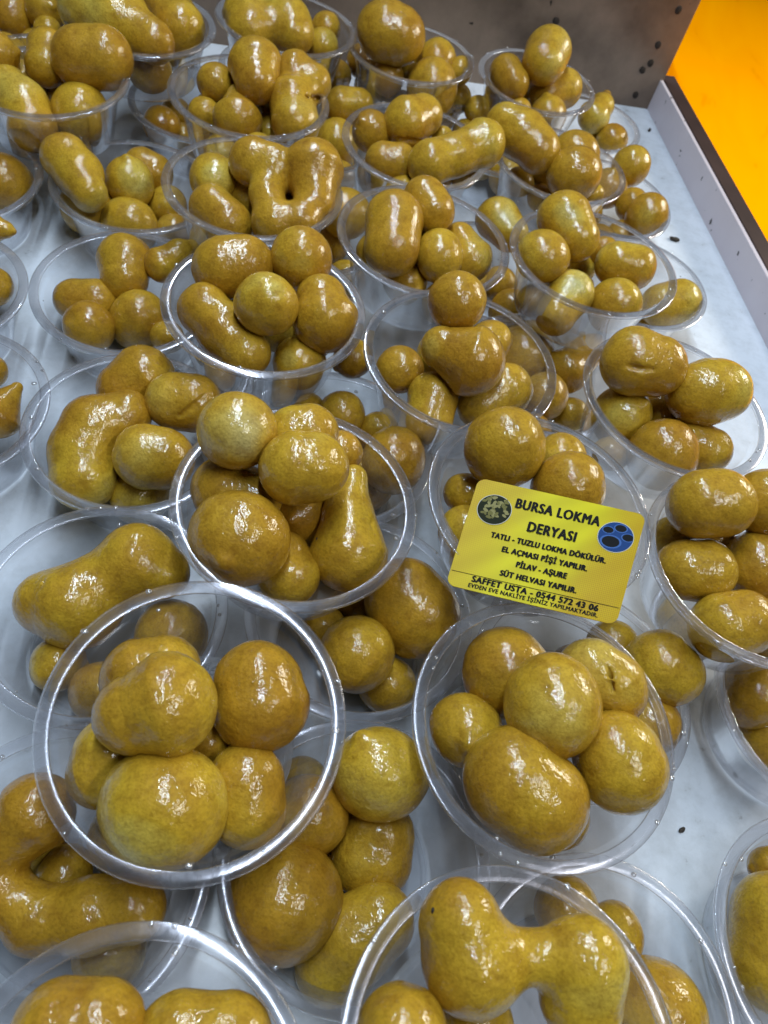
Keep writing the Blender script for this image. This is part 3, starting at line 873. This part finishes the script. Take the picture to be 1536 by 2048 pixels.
        ('creased oval', [(-11.42, 23.2, 4.52, 1.34), (-10.46, 23.37, 4.59, 1.34)]),
        ('bulky bent', [(-13.3, 21.88, 4.0, 1.11), (-14.39, 20.91, 3.62, 1.48), (-14.52, 19.77, 3.16, 1.47), (-14.01, 18.61, 2.69, 1.46)]),
        ('smooth oval', [(-11.24, 19.77, 4.22, 1.44), (-10.56, 19.91, 4.27, 1.39)]),
        ('round', [(-11.59, 19.27, 1.61, 1.42)]),
    ],
    'T': [
        ('large double-lobed', [(-12.27, 12.04, 3.13, 1.25), (-11.01, 12.3, 3.25, 1.79), (-10.19, 13.45, 3.73, 1.26), (-9.3, 14.47, 4.16, 1.53), (-8.14, 14.36, 4.11, 1.02)]),
        ('round', [(-11.06, 10.22, 1.62, 1.05)]),
        ('round', [(-7.17, 12.72, 1.87, 1.57)]),
        ('round', [(-8.83, 9.6, 1.58, 1.28)]),
    ],
    'HB': [
        ('oval', [(2.13, 17.03, 3.52, 1.8), (2.85, 16.63, 3.36, 1.89)]),
        ('round', [(0.71, 13.87, 3.33, 1.56)]),
        ('round', [(2.47, 13.84, 1.35, 1.26)]),
        ('round', [(-1.1, 15.48, 1.57, 1.1)]),
        ('round', [(0.22, 17.73, 1.45, 1.3)]),
        ('round', [(-1.93, 17.35, 2.23, 1.0)]),
        ('round', [(1.45, 15.82, 1.11, 1.0)]),
    ],
    'CB': [
        ('round', [(2.87, 9.06, 4.16, 1.7)]),
        ('oval', [(3.58, 7.46, 1.9, 1.37), (3.56, 6.73, 1.57, 1.52)]),
        ('big round', [(0.76, 4.15, 2.77, 1.89)]),
        ('long', [(4.32, 4.56, 2.22, 1.28), (3.59, 3.66, 1.81, 1.45), (3.12, 2.83, 1.43, 1.3)]),
        ('round', [(0.74, 7.17, 2.88, 1.37)]),
        ('round', [(0.13, 8.6, 1.45, 1.02)]),
        ('small round', [(1.26, 6.01, 1.01, 0.9)]),
        ('small round', [(1.91, 8.73, 1.17, 0.9)]),
    ],
    'BL2': [
        ('ring-shaped', [(-8.37, 4.15, 4.22, 1.34), (-9.05, 2.9, 3.66, 0.93), (-8.68, 1.88, 3.19, 0.93), (-7.04, 1.36, 2.95, 1.0), (-5.35, 1.95, 3.22, 1.14), (-4.09, 2.5, 3.48, 1.08)]),
        ('small round', [(-7.05, 2.96, 1.77, 0.94)]),
        ('round', [(-4.52, 1.15, 1.38, 1.15)]),
        ('round', [(-5.44, 4.83, 1.69, 1.45)]),
        ('round', [(-8.91, 3.86, 1.43, 1.3)]),
    ],
    'BL': [
        ('oval', [(-4.04, -1.06, 7.51, 1.27), (-3.1, -0.65, 7.71, 1.1)]),
        ('oval', [(-0.93, -0.48, 7.3, 1.16), (0.2, -0.25, 7.41, 1.24)]),
    ],
    'Y': [
        ('dumbbell-shaped', [(5.91, 4.17, 8.45, 1.2), (6.54, 3.43, 8.12, 1.41), (8.19, 4.01, 8.38, 0.63), (9.67, 4.18, 8.46, 1.23), (9.93, 3.28, 8.05, 1.13)]),
        ('round', [(4.92, 0.97, 7.97, 1.36)]),
        ('round', [(7.34, 2.09, 6.26, 1.14)]),
    ],
    'Y2': [
        ('round', [(11.31, 6.89, 2.24, 1.2)]),
        ('round', [(13.42, 6.52, 1.73, 1.17)]),
        ('round', [(14.84, 4.35, 2.39, 1.68)]),
    ],
    'Z': [
        ('oval', [(13.43, 23.45, 8.42, 1.43), (14.32, 23.73, 8.53, 1.48)]),
        ('round', [(16.77, 24.95, 8.31, 1.57)]),
        ('oval', [(13.86, 21.33, 6.33, 1.32), (14.67, 21.53, 6.41, 1.36)]),
        ('round', [(17.33, 22.8, 6.44, 1.53)]),
        ('oval', [(15.55, 18.87, 6.43, 1.41), (16.37, 19.32, 6.61, 1.3)]),
        ('round', [(18.28, 20.29, 5.52, 1.36)]),
        ('round', [(13.52, 23.53, 5.58, 1.01)]),
        ('small round', [(15.72, 24.13, 5.46, 0.9)]),
    ],
    'Z2': [
        ('round', [(18.97, 18.26, 2.75, 1.45)]),
        ('round', [(20.68, 16.82, 1.52, 1.46)]),
    ],
    'Z3': [
        ('oval', [(19.34, 8.72, 3.09, 1.56), (19.55, 7.25, 2.44, 1.7)]),
        ('small round', [(19.85, 10.84, 2.16, 0.83)]),
    ],
    'V': [
        ('small round', [(-5.49, 26.87, 2.74, 0.86)]),
        ('round', [(-3.71, 26.76, 3.3, 1.22)]),
        ('round', [(-1.61, 26.86, 2.62, 1.13)]),
        ('round', [(-0.3, 24.16, 4.09, 1.55)]),
        ('round', [(-1.51, 24.15, 1.66, 1.58)]),
        ('round', [(-4.1, 29.81, 4.41, 1.02)]),
        ('round', [(-4.61, 24.23, 1.65, 1.45)]),
        ('round', [(-3.71, 21.66, 1.71, 1.45)]),
        ('round', [(-3.38, 26.47, 1.25, 1.0)]),
    ],
    'ML': [
        ('carrot-shaped', [(9.51, 38.32, 4.24, 0.39), (8.82, 37.15, 3.83, 0.96), (7.88, 35.59, 3.27, 1.37)]),
        ('round', [(7.0, 33.57, 2.61, 1.35)]),
        ('round', [(5.22, 36.5, 2.58, 1.71)]),
        ('round', [(4.0, 33.96, 1.62, 1.45)]),
        ('round', [(6.8, 31.41, 1.54, 1.15)]),
        ('round', [(8.93, 33.94, 1.45, 1.0)]),
    ],
    'QL': [
        ('oval', [(1.38, 46.58, 4.44, 1.41), (2.33, 45.92, 4.22, 1.2)]),
        ('round', [(2.83, 43.68, 1.77, 1.08)]),
        ('round', [(0.49, 43.21, 1.56, 1.45)]),
        ('round', [(3.99, 41.22, 1.64, 1.45)]),
        ('round', [(0.6, 40.18, 1.57, 1.45)]),
    ],
    'W': [
        ('round', [(-8.21, 42.88, 3.86, 1.46)]),
        ('round', [(-8.94, 42.82, 1.54, 1.41)]),
        ('round', [(-6.96, 39.82, 1.32, 1.14)]),
        ('round', [(-9.8, 39.85, 1.55, 1.45)]),
        ('round', [(-12.33, 40.85, 1.68, 1.45)]),
        ('round', [(-11.66, 38.01, 1.51, 1.15)]),
    ],
    'B1L': [
        ('bent two-lobed', [(-12.12, 55.06, 4.2, 1.18), (-10.94, 55.61, 4.37, 1.04)]),
        ('round', [(-11.71, 53.1, 2.19, 1.68)]),
        ('round', [(-13.37, 50.49, 1.8, 1.45)]),
        ('round', [(-14.61, 52.86, 1.41, 1.3)]),
        ('round', [(-10.58, 50.68, 1.32, 1.15)]),
    ],
    'AB': [
        ('round', [(-23.37, 48.79, 2.18, 1.17)]),
        ('small round', [(-22.32, 49.92, 1.14, 0.88)]),
        ('round', [(-23.53, 51.56, 1.62, 1.11)]),
        ('round', [(-19.58, 51.48, 1.67, 1.45)]),
        ('round', [(-19.64, 48.28, 1.79, 1.45)]),
        ('round', [(-21.45, 52.92, 2.17, 1.0)]),
    ],
    'A2L': [
        ('round', [(-15.67, 61.35, 3.33, 1.19)]),
        ('round', [(-13.97, 60.41, 3.5, 1.18)]),
        ('round', [(-18.48, 60.56, 2.09, 1.52)]),
        ('round', [(-17.42, 62.16, 3.51, 1.2)]),
        ('round', [(-20.52, 59.29, 2.75, 1.34)]),
        ('round', [(-18.75, 56.16, 1.93, 1.45)]),
        ('round', [(-15.16, 58.33, 1.74, 1.45)]),
    ],
    'A3L': [
        ('round', [(-4.27, 62.02, 3.85, 1.0)]),
        ('round', [(-5.01, 61.45, 2.43, 1.05)]),
        ('round', [(-12.6, 62.47, 4.17, 1.11)]),
        ('round', [(-11.52, 62.16, 2.64, 1.21)]),
        ('round', [(-8.65, 61.51, 2.05, 1.22)]),
        ('round', [(-6.64, 62.14, 1.51, 1.15)]),
        ('round', [(-10.06, 63.04, 1.69, 1.16)]),
        ('round', [(-7.55, 58.65, 1.62, 1.45)]),
        ('round', [(-10.68, 58.72, 1.55, 1.45)]),
    ],
    'A4L': [
        ('round', [(-2.55, 61.28, 3.85, 1.03)]),
        ('round', [(-1.0, 61.62, 2.62, 1.13)]),
        ('round', [(-2.96, 60.26, 2.32, 0.96)]),
        ('round', [(1.52, 61.87, 2.95, 1.04)]),
        ('round', [(-1.15, 58.05, 1.77, 1.45)]),
        ('round', [(1.4, 56.83, 1.82, 1.45)]),
        ('round', [(1.41, 59.92, 1.55, 1.45)]),
    ],
}
CREASES = {
    ('P', 0): [((9.11, 30.57, 8.88), (9.38, 30.46, 8.97), 0.097), ((9.38, 30.46, 8.97), (9.65, 30.4, 9.04), 0.126), ((9.65, 30.4, 9.04), (9.93, 30.38, 9.09), 0.144), ((9.93, 30.38, 9.09), (10.21, 30.42, 9.14), 0.148), ((10.21, 30.42, 9.14), (10.49, 30.51, 9.17), 0.138), ((10.49, 30.51, 9.17), (10.79, 30.66, 9.17), 0.115), ((10.48, 30.41, 9.02), (10.57, 30.58, 9.23), 0.056), ((10.57, 30.58, 9.23), (10.68, 30.79, 9.39), 0.073), ((10.68, 30.79, 9.39), (10.81, 31.04, 9.5), 0.083), ((10.81, 31.04, 9.5), (10.95, 31.27, 9.58), 0.086), ((10.95, 31.27, 9.58), (11.1, 31.47, 9.68), 0.08), ((11.1, 31.47, 9.68), (11.26, 31.7, 9.73), 0.067)],
    ('N', 0): [((7.19, 10.19, 8.53), (7.29, 10.02, 8.61), 0.038), ((7.29, 10.02, 8.61), (7.4, 9.86, 8.67), 0.049), ((7.4, 9.86, 8.67), (7.51, 9.69, 8.7), 0.056), ((7.51, 9.69, 8.7), (7.64, 9.51, 8.7), 0.058), ((7.64, 9.51, 8.7), (7.77, 9.34, 8.68), 0.054), ((7.77, 9.34, 8.68), (7.92, 9.16, 8.62), 0.045)],
    ('N', 5): [((9.64, 14.14, 8.66), (9.71, 13.94, 8.61), 0.083), ((9.71, 13.94, 8.61), (9.81, 13.77, 8.53), 0.107), ((9.81, 13.77, 8.53), (9.91, 13.64, 8.41), 0.123), ((9.91, 13.64, 8.41), (9.99, 13.49, 8.35), 0.127), ((9.99, 13.49, 8.35), (10.06, 13.36, 8.31), 0.118), ((10.06, 13.36, 8.31), (10.13, 13.25, 8.25), 0.099)],
    ('T', 0): [((-10.51, 13.95, 4.94), (-10.34, 13.75, 5.02), 0.057), ((-10.34, 13.75, 5.02), (-10.2, 13.59, 5.03), 0.073), ((-10.2, 13.59, 5.03), (-10.07, 13.43, 4.98), 0.084), ((-10.07, 13.43, 4.98), (-9.92, 13.24, 4.94), 0.087), ((-9.92, 13.24, 4.94), (-9.79, 13.06, 4.86), 0.081), ((-9.79, 13.06, 4.86), (-9.66, 12.89, 4.73), 0.067), ((-12.22, 12.55, 4.54), (-12.16, 12.38, 4.62), 0.058), ((-12.16, 12.38, 4.62), (-12.12, 12.21, 4.65), 0.074), ((-12.12, 12.21, 4.65), (-12.07, 12.03, 4.66), 0.085), ((-12.07, 12.03, 4.66), (-12.03, 11.84, 4.65), 0.088), ((-12.03, 11.84, 4.65), (-11.99, 11.65, 4.6), 0.082), ((-11.99, 11.65, 4.6), (-11.96, 11.46, 4.52), 0.068)],
    ('K', 4): [((-5.77, 28.78, 8.93), (-5.65, 28.54, 8.86), 0.052), ((-5.65, 28.54, 8.86), (-5.53, 28.32, 8.76), 0.068), ((-5.53, 28.32, 8.76), (-5.41, 28.13, 8.62), 0.077), ((-5.41, 28.13, 8.62), (-5.29, 27.95, 8.43), 0.08), ((-5.29, 27.95, 8.43), (-5.17, 27.79, 8.19), 0.074), ((-5.17, 27.79, 8.19), (-5.05, 27.68, 7.89), 0.062)],
    ('S', 1): [((-10.83, 22.03, 4.8), (-10.61, 22.11, 5.01), 0.077), ((-10.61, 22.11, 5.01), (-10.39, 22.2, 5.23), 0.1), ((-10.39, 22.2, 5.23), (-10.2, 22.34, 5.41), 0.114), ((-10.2, 22.34, 5.41), (-10.03, 22.55, 5.56), 0.118), ((-10.03, 22.55, 5.56), (-9.89, 22.81, 5.67), 0.11), ((-9.89, 22.81, 5.67), (-9.77, 23.14, 5.72), 0.091)],
    ('L', 0): [((-6.8, 18.48, 10.83), (-6.71, 18.33, 10.8), 0.041), ((-6.71, 18.33, 10.8), (-6.62, 18.18, 10.75), 0.053), ((-6.62, 18.18, 10.75), (-6.53, 18.03, 10.68), 0.061), ((-6.53, 18.03, 10.68), (-6.44, 17.88, 10.57), 0.063), ((-6.44, 17.88, 10.57), (-6.35, 17.74, 10.44), 0.058), ((-6.35, 17.74, 10.44), (-6.26, 17.61, 10.26), 0.049)],
    ('B2', 0): [((-7.23, 49.15, 6.35), (-6.78, 48.87, 6.51), 0.116), ((-6.78, 48.87, 6.51), (-6.36, 48.79, 6.57), 0.15), ((-6.36, 48.79, 6.57), (-5.97, 48.82, 6.6), 0.172), ((-5.97, 48.82, 6.6), (-5.6, 48.95, 6.61), 0.178), ((-5.6, 48.95, 6.61), (-5.24, 49.21, 6.59), 0.165), ((-5.24, 49.21, 6.59), (-4.91, 49.72, 6.44), 0.138)],
    ('B1', 2): [((-13.24, 46.07, 8.59), (-12.96, 46.14, 8.55), 0.112), ((-12.96, 46.14, 8.55), (-12.69, 46.24, 8.52), 0.145), ((-12.69, 46.24, 8.52), (-12.41, 46.31, 8.53), 0.166), ((-12.41, 46.31, 8.53), (-12.27, 46.89, 8.3), 0.171), ((-12.27, 46.89, 8.3), (-12.15, 47.58, 8.04), 0.159), ((-12.15, 47.58, 8.04), (-12.02, 48.23, 7.83), 0.133)],
    ('L', 7): [((-0.69, 18.62, 7.09), (-0.59, 18.52, 6.96), 0.066), ((-0.59, 18.52, 6.96), (-0.49, 18.46, 6.78), 0.086), ((-0.49, 18.46, 6.78), (-0.39, 18.17, 6.97), 0.098), ((-0.39, 18.17, 6.97), (-0.29, 17.97, 7.07), 0.101), ((-0.29, 17.97, 7.07), (-0.21, 17.85, 7.09), 0.094), ((-0.21, 17.85, 7.09), (-0.13, 17.76, 7.09), 0.079)],
}
# pale, barely fried or torn patches: centre and radius
PALE = {
    ('K', 2): [((-7.85, 26.99, 9.56), 0.58)],
    ('K', 1): [((-7.5, 30.28, 8.94), 0.63)],
    ('M', 1): [((-0.18, 28.0, 8.22), 0.67)],
    ('M', 2): [((-0.05, 26.73, 5.98), 0.51)],
    ('K', 5): [((-6.8, 26.68, 6.12), 0.51)],
    ('P', 2): [((10.43, 29.55, 6.41), 0.98)],
    ('R', 3): [((6.3, 37.45, 7.44), 0.73)],
    ('F', 4): [((-3.84, 3.77, 7.87), 1.2)],
    ('M', 0): [((1.48, 30.43, 9.75), 0.41)],
    ('R', 0): [((4.91, 40.66, 9.5), 0.82)],
    ('X2', 2): [((11.58, 53.39, 4.09), 0.82)],
    ('QL', 0): [((1.79, 45.49, 5.24), 0.92)],
    ('L', 0): [((-6.31, 17.73, 10.41), 1.17)],
    ('C1', 2): [((-14.68, 36.89, 7.51), 0.94)],
}
# how far single balls are browned (0 pale, 1 dark brown); the others vary at random
TONE = {('F', 0): .60, ('F', 1): .40, ('F', 2): .45, ('F', 3): .56, ('F', 4): .36, ('F', 5): .64, ('L', 0): .36, ('L', 1): .42, ('L', 2): .45,
        ('L', 3): .63, ('L', 4): .62, ('L', 6): .42, ('L', 7): .42, ('K', 0): .50, ('K', 1): .50, ('K', 2): .50, ('K', 3): .56, ('K', 4): .50,
        ('M', 0): .58, ('M', 1): .42, ('M', 3): .60, ('E', 0): .64, ('E', 1): .50, ('N', 0): .52, ('N', 1): .48, ('N', 2): .46, ('N', 3): .54,
        ('N', 4): .50, ('N', 5): .48, ('NL', 0): .46, ('P', 0): .48, ('P', 1): .50, ('P', 2): .38, ('P', 3): .50, ('P', 4): .54, ('CB', 0): .46,
        ('CB', 1): .55, ('CB', 2): .60, ('CB', 3): .52, ('T', 0): .60, ('BL2', 0): .63, ('BL2', 1): .60, ('BL', 0): .64, ('BL', 1): .64,
        ('Y', 0): .47, ('Y', 1): .60, ('S', 0): .55, ('S', 1): .46, ('S', 2): .57, ('S', 3): .43, ('C1', 0): .48, ('B1', 0): .66, ('B1', 1): .60,
        ('B1', 2): .46, ('B1', 3): .62, ('A3', 0): .45, ('Z', 0): .46, ('U', 0): .60, ('U', 1): .58, ('G0', 0): .72, ('HB', 0): .54, ('HB', 1): .54}
ball_objects = {}
seed = 100
for k, lst in BALLS.items():
    tops = [max(s[2] for s in sp) for _, sp in lst]
    size = [sum(s[3] for s in sp) for _, sp in lst]
    rim_z = CUPS[k][2]
    labels = []
    for i, (shape, sp) in enumerate(lst):
        if tops[i] == max(tops) and len(lst) > 1:
            w = "topmost in"
        elif min(s[2] for s in sp) < rim_z - 1.7:
            w = "low down in"
        else:
            w = "near the rim of"
        labels.append((shape, w))
    for key in set(labels):
        same = sorted((i for i in range(len(lst)) if labels[i] == key), key=lambda i: -size[i])
        ranks = {1: [""], 2: ["larger ", "smaller "], 3: ["largest ", "middling ", "smallest "]}.get(len(same), [""] * len(same))
        if any(size[a] < size[b] * 1.06 for a, b in zip(same, same[1:])):
            ranks = [""] * len(same)
        for i, rk in zip(same, ranks):
            labels[i] = f"{rk}{key[0]} dough ball {key[1]} {CUP_INFO[k][1]}"
    for i, (shape, sp) in enumerate(lst):
        me, base = dough_mesh(sp, seed, CREASES.get((k, i), ()), PALE.get((k, i), ()), TONE.get((k, i)))
        seed += 7
        o = obj("fried_dough_ball", me, loc=base * CM)
        tag(o, labels[i], "dough ball", "fried dough balls in " + CUP_INFO[k][1])
        ball_objects[(k, i)] = o

# two burnt specks stuck on balls
SPECK = plain("burnt_speck", (0.012, 0.008, 0.006), 0.6)
def speck(key, p, s):
    bm = bmesh.new()
    bmesh.ops.create_icosphere(bm, subdivisions=2, radius=1.0, matrix=Matrix.Diagonal((s * CM, s * 1.7 * CM, s * .7 * CM, 1)))
    me = bpy.data.meshes.new("burnt_speck"); bm.to_mesh(me); bm.free()
    b = ball_objects[key]
    hit, loc, nor, _ = b.ray_cast(cam.location - b.location, (Vector(p) * CM - cam.location).normalized())
    if hit:
        o = obj("burnt_speck", me, SPECK, b, loc)
        o.rotation_euler = (0.4, 0.2, 0.5)
speck(('Y', 0), (4.87, 4.22, 9.04), 0.06)
speck(('L', 7), (-2.32, 16.79, 6.58), 0.045)


# ------------------------------------------------------------------ business card
TL, TR, BR, BL = [Vector(v) * CM for v in [(3.35, 20.53, 9.04), (10.1, 20.22, 10.33), (9.61, 15.44, 9.28), (3.14, 15.59, 8.15)]]
def cpt(u, v, lift=0.0):
    p = TL * (1 - u) * (1 - v) + TR * u * (1 - v) + BR * u * v + BL * (1 - u) * v
    n = (BL - TL).cross(TR - TL).normalized()
    n = n if n.z > 0 else -n
    return p + n * lift
CARD_BASE = (TL + TR + BR + BL) / 4
card = obj("business_card", None, loc=CARD_BASE)
card.empty_display_size = 0.02
tag(card, "yellow business card with black printed text lying on a cup", "business card")
ASP = ((TR - TL).length + (BR - BL).length) / ((BL - TL).length + (BR - TR).length)
def rounded(n=10, rx=0.055):
    pts = []
    ry = rx * ASP
    for cx, cy, a0 in ((1 - rx, ry, -90), (1 - rx, 1 - ry, 0), (rx, 1 - ry, 90), (rx, ry, 180)):
        for i in range(n + 1):
            a = math.radians(a0 + 90 * i / n)
            pts.append((cx + rx * math.cos(a), cy + ry * math.sin(a)))
    return pts
def sheet_uv(name, pts, lift, thick, mat, parent):
    me = bpy.data.meshes.new(name)
    top = [cpt(u, v, lift) - CARD_BASE for u, v in pts]
    vs, fs = list(top), [list(range(len(pts)))[::-1]]
    if thick:
        bot = [cpt(u, v, lift - thick) - CARD_BASE for u, v in pts]
        m = len(pts)
        vs += bot
        fs += [list(range(m, 2 * m))] + [(i, (i + 1) % m, m + (i + 1) % m, m + i) for i in range(m)]
    me.from_pydata([tuple(v) for v in vs], [], fs)
    uv = me.uv_layers.new(name="card")
    P = list(pts) * 2
    for lp in me.loops:
        uv.data[lp.index].uv = P[lp.vertex_index]
    me.update()
    return obj(name, me, mat, parent)
def card_material():
    m, nt, out = new_mat("printed_yellow_card")
    L = nt.links.new
    uv = N(nt, 'ShaderNodeUVMap', uv_map="card")
    sep = N(nt, 'ShaderNodeSeparateXYZ'); L(uv.outputs[0], sep.inputs[0])
    # amber wedges at both ends with fine dot rows, plain yellow in the middle
    s1 = N(nt, 'ShaderNodeMath', operation='MULTIPLY_ADD', i_1=0.22); L(sep.outputs[1], s1.inputs[0]); L(sep.outputs[0], s1.inputs[2])
    w = ramp(nt, [(0.0, (1, 1, 1)), (0.30, (0.55, 0.55, 0.55)), (0.46, (0, 0, 0)), (0.76, (0, 0, 0)), (0.90, (0.8, 0.8, 0.8)), (1.0, (1, 1, 1))], s1.outputs[0])
    vm = N(nt, 'ShaderNodeMapping'); vm.inputs['Scale'].default_value = (95, 60, 1); vm.inputs['Rotation'].default_value = (0, 0, 0.5); L(uv.outputs[0], vm.inputs[0])
    dots = N(nt, 'ShaderNodeTexVoronoi', i_Scale=1.0, i_Randomness=0.0, voronoi_dimensions='2D'); L(vm.outputs[0], dots.inputs['Vector'])
    dr = ramp(nt, [(0.25, (1, 1, 1)), (0.45, (0.55, 0.55, 0.55))], dots.outputs[0])
    st = N(nt, 'ShaderNodeTexWave', i_Scale=2.2, i_Distortion=0.0, wave_type='BANDS', bands_direction='DIAGONAL'); L(uv.outputs[0], st.inputs['Vector'])
    base = mixc(nt, 'MIX', st.outputs[0], (0.57, 0.50, 0.002), (0.66, 0.59, 0.003))
    amb = mixc(nt, 'MULTIPLY', 1.0, w.outputs[0], dr.outputs[0])
    col = mixc(nt, 'MIX', amb, base, (0.46, 0.25, 0.006))
    p = N(nt, 'ShaderNodeBsdfPrincipled', i_Roughness=0.42)
    p.inputs['Specular IOR Level'].default_value = 0.15
    L(col, p.inputs['Base Color']); L(p.outputs[0], out.inputs[0])
    return m
sheet_uv("card_stock", rounded(), 0.0, 0.045 * CM, card_material(), card)
INK = plain("black_ink", (0.008, 0.008, 0.007), 0.6, **{"Specular IOR Level": 0.1})
def text_line(txt, u0, u1, base, cap, lift=0.00012, bold=0.0, shear=0.0, mono=False):
    cu = bpy.data.curves.new("t", 'FONT')
    cu.body, cu.space_character, cu.shear = txt, 1.12, shear
    cu.resolution_u = 3
    o = bpy.data.objects.new("t", cu)
    COL.objects.link(o)
    bpy.context.view_layer.update()
    me = bpy.data.meshes.new_from_object(o.evaluated_get(bpy.context.evaluated_depsgraph_get()))
    bpy.data.objects.remove(o)
    xs = [v.co.x for v in me.vertices]
    x0, x1 = min(xs), max(xs)
    cu2 = 0.69                                    # cap height of the font at size 1
    co = [v.co.copy() for v in me.vertices]
    pol = [list(p.vertices) for p in me.polygons]
    vs, fs = [], []
    for q, (du, dv) in enumerate(((-bold, 0), (bold, 0), (0, -bold * .5), (0, bold * .5), (0, 0))):
        k0 = len(vs)
        for c in co:
            u = u0 + (c.x - x0) / (x1 - x0) * (u1 - u0) + du
            w = base - c.y / cu2 * cap + dv * ASP
            vs.append(cpt(u, w, lift + q * 0.000006) - CARD_BASE)
        fs += [[k0 + i for i in f] for f in pol]
    bpy.data.meshes.remove(me)
    return obj("text_line", mesh("text_line", vs, fs, False), INK, card)
text_line("BURSA LOKMA", 0.262, 0.757, 0.200, 0.088, bold=0.0045)
text_line("DERYASI", 0.368, 0.648, 0.386, 0.088, bold=0.0045)
text_line("TATLI - TUZLU LOKMA DÖKÜLÜR.", 0.172, 0.849, 0.512, 0.047, bold=0.0036)
text_line("EL AÇMASI PİŞİ YAPILIR.", 0.260, 0.760, 0.615, 0.047, bold=0.0036)
text_line("PİLAV - AŞURE", 0.365, 0.659, 0.718, 0.047, bold=0.0036)
text_line("SÜT HELVASI YAPILIR.", 0.288, 0.735, 0.820, 0.047, bold=0.0036)
text_line("SAFFET USTA - 0544 572 43 06", 0.141, 0.879, 0.926, 0.050, bold=0.0036)
text_line("EVDEN EVE NAKLİYE İŞİNİZ YAPILMAKTADIR.", 0.130, 0.887, 0.976, 0.034, bold=0.0018)
sheet_uv("ruled_line", [(0.008, 0.868), (0.992, 0.856), (0.992, 0.8605), (0.008, 0.8725)], 0.0001, 0, INK, card)
def disc(cu, cv, r, n=40, sy=1.0):
    return [(cu + r * math.cos(2 * math.pi * i / n), cv + r * ASP * sy * math.sin(2 * math.pi * i / n)) for i in range(n)]
def clip_disc(pts, cu, cv, r):
    out = []
    for u, v in pts:
        dx, dy = u - cu, (v - cv) / ASP
        d = math.hypot(dx, dy)
        if d > r:
            dx, dy = dx / d * r, dy / d * r
        out.append((cu + dx, cv + dy * ASP))
    return out
EDGE = plain("pale_print", (0.55, 0.55, 0.45), 0.5, **{"Specular IOR Level": 0.05})
DARKP = plain("dark_green_print", (0.018, 0.022, 0.010), 0.5, **{"Specular IOR Level": 0.05})
RINGP = plain("olive_print", (0.16, 0.15, 0.05), 0.5, **{"Specular IOR Level": 0.05})
RINGP2 = plain("light_olive_print", (0.26, 0.24, 0.10), 0.5, **{"Specular IOR Level": 0.05})
BLUEP = plain("blue_print", (0.02, 0.06, 0.20), 0.5, **{"Specular IOR Level": 0.05})
BLUE2 = plain("light_blue_print", (0.06, 0.14, 0.38), 0.5, **{"Specular IOR Level": 0.05})
BLACKP = plain("black_print", (0.012, 0.013, 0.014), 0.5, **{"Specular IOR Level": 0.05})
pic = sheet_uv("printed_picture", disc(0.146, 0.262, 0.104), 0.00008, 0, EDGE, card)
sheet_uv("picture_ground", disc(0.146, 0.262, 0.100), 0.00012, 0, DARKP, pic)
pr = random.Random(3)
blobs_v, blobs_f = [], []
for q in range(46):
    a = pr.uniform(0, 6.28); d = 0.088 * math.sqrt(pr.random())
    cu_, cv_ = 0.146 + d * math.cos(a), 0.250 + d * ASP * math.sin(a) * .9
    if (cv_ - 0.262) / ASP > 0.062:
        continue
    rr, ro = pr.uniform(0.009, 0.014), pr.uniform(0, 3.14)
    k0 = len(blobs_v)
    for i in range(12):
        t = 6.283 * i / 12
        x, y = rr * 1.35 * math.cos(t), rr * .75 * math.sin(t)
        blobs_v.append(tuple(cpt(cu_ + x * math.cos(ro) - y * math.sin(ro), cv_ + (x * math.sin(ro) + y * math.cos(ro)) * ASP, 0.00014 + q * 0.000002) - CARD_BASE))
    blobs_f.append(list(range(k0, k0 + 12))[::-1])
bl_me = mesh("printed_dough", blobs_v, blobs_f, False)
bl_me.materials.append(RINGP); bl_me.materials.append(RINGP2)
for i, p_ in enumerate(bl_me.polygons):
    p_.material_index = i % 2
tag(obj("printed_dough", bl_me, None, pic), kind='stuff')
pic2 = sheet_uv("printed_picture", disc(0.866, 0.262, 0.104), 0.00008, 0, EDGE, card)
sheet_uv("picture_ground", disc(0.866, 0.262, 0.100), 0.00012, 0, BLUEP, pic2)
for q, (cu_, cv_, rr) in enumerate(((0.845, 0.312, 0.062), (0.935, 0.246, 0.040), (0.882, 0.176, 0.040), (0.815, 0.212, 0.036))):
    for j, (f_, mt) in enumerate(((1.0, BLUE2), (0.82, BLACKP))):
        sheet_uv("printed_dish", clip_disc(disc(cu_, cv_, rr * f_, sy=.72), 0.866, 0.262, 0.098), 0.00014 + q * 0.00001 + j * 0.000004, 0, mt, pic2)

# ------------------------------------------------------------------ digits moulded into the base of one cup
cu = bpy.data.curves.new("t", 'FONT')
cu.body, cu.size, cu.extrude = "13465", 0.0062, 0.0002
o = bpy.data.objects.new("t", cu); COL.objects.link(o)
bpy.context.view_layer.update()
me = bpy.data.meshes.new_from_object(o.evaluated_get(bpy.context.evaluated_depsgraph_get()))
bpy.data.objects.remove(o)
me.name = "moulded_digits"
fc = cup_objects['F']
fc.rotation_euler = (math.radians(5), 0, 0)
fc.location.y += 0.0033
dg = obj("moulded_digits", me, plain("embossed_mark", (0.10, 0.10, 0.11), 0.5), fc, (-0.0171, 0.027999999999999997, 0.0018))
dg.rotation_euler = (0, 0, math.radians(-12))
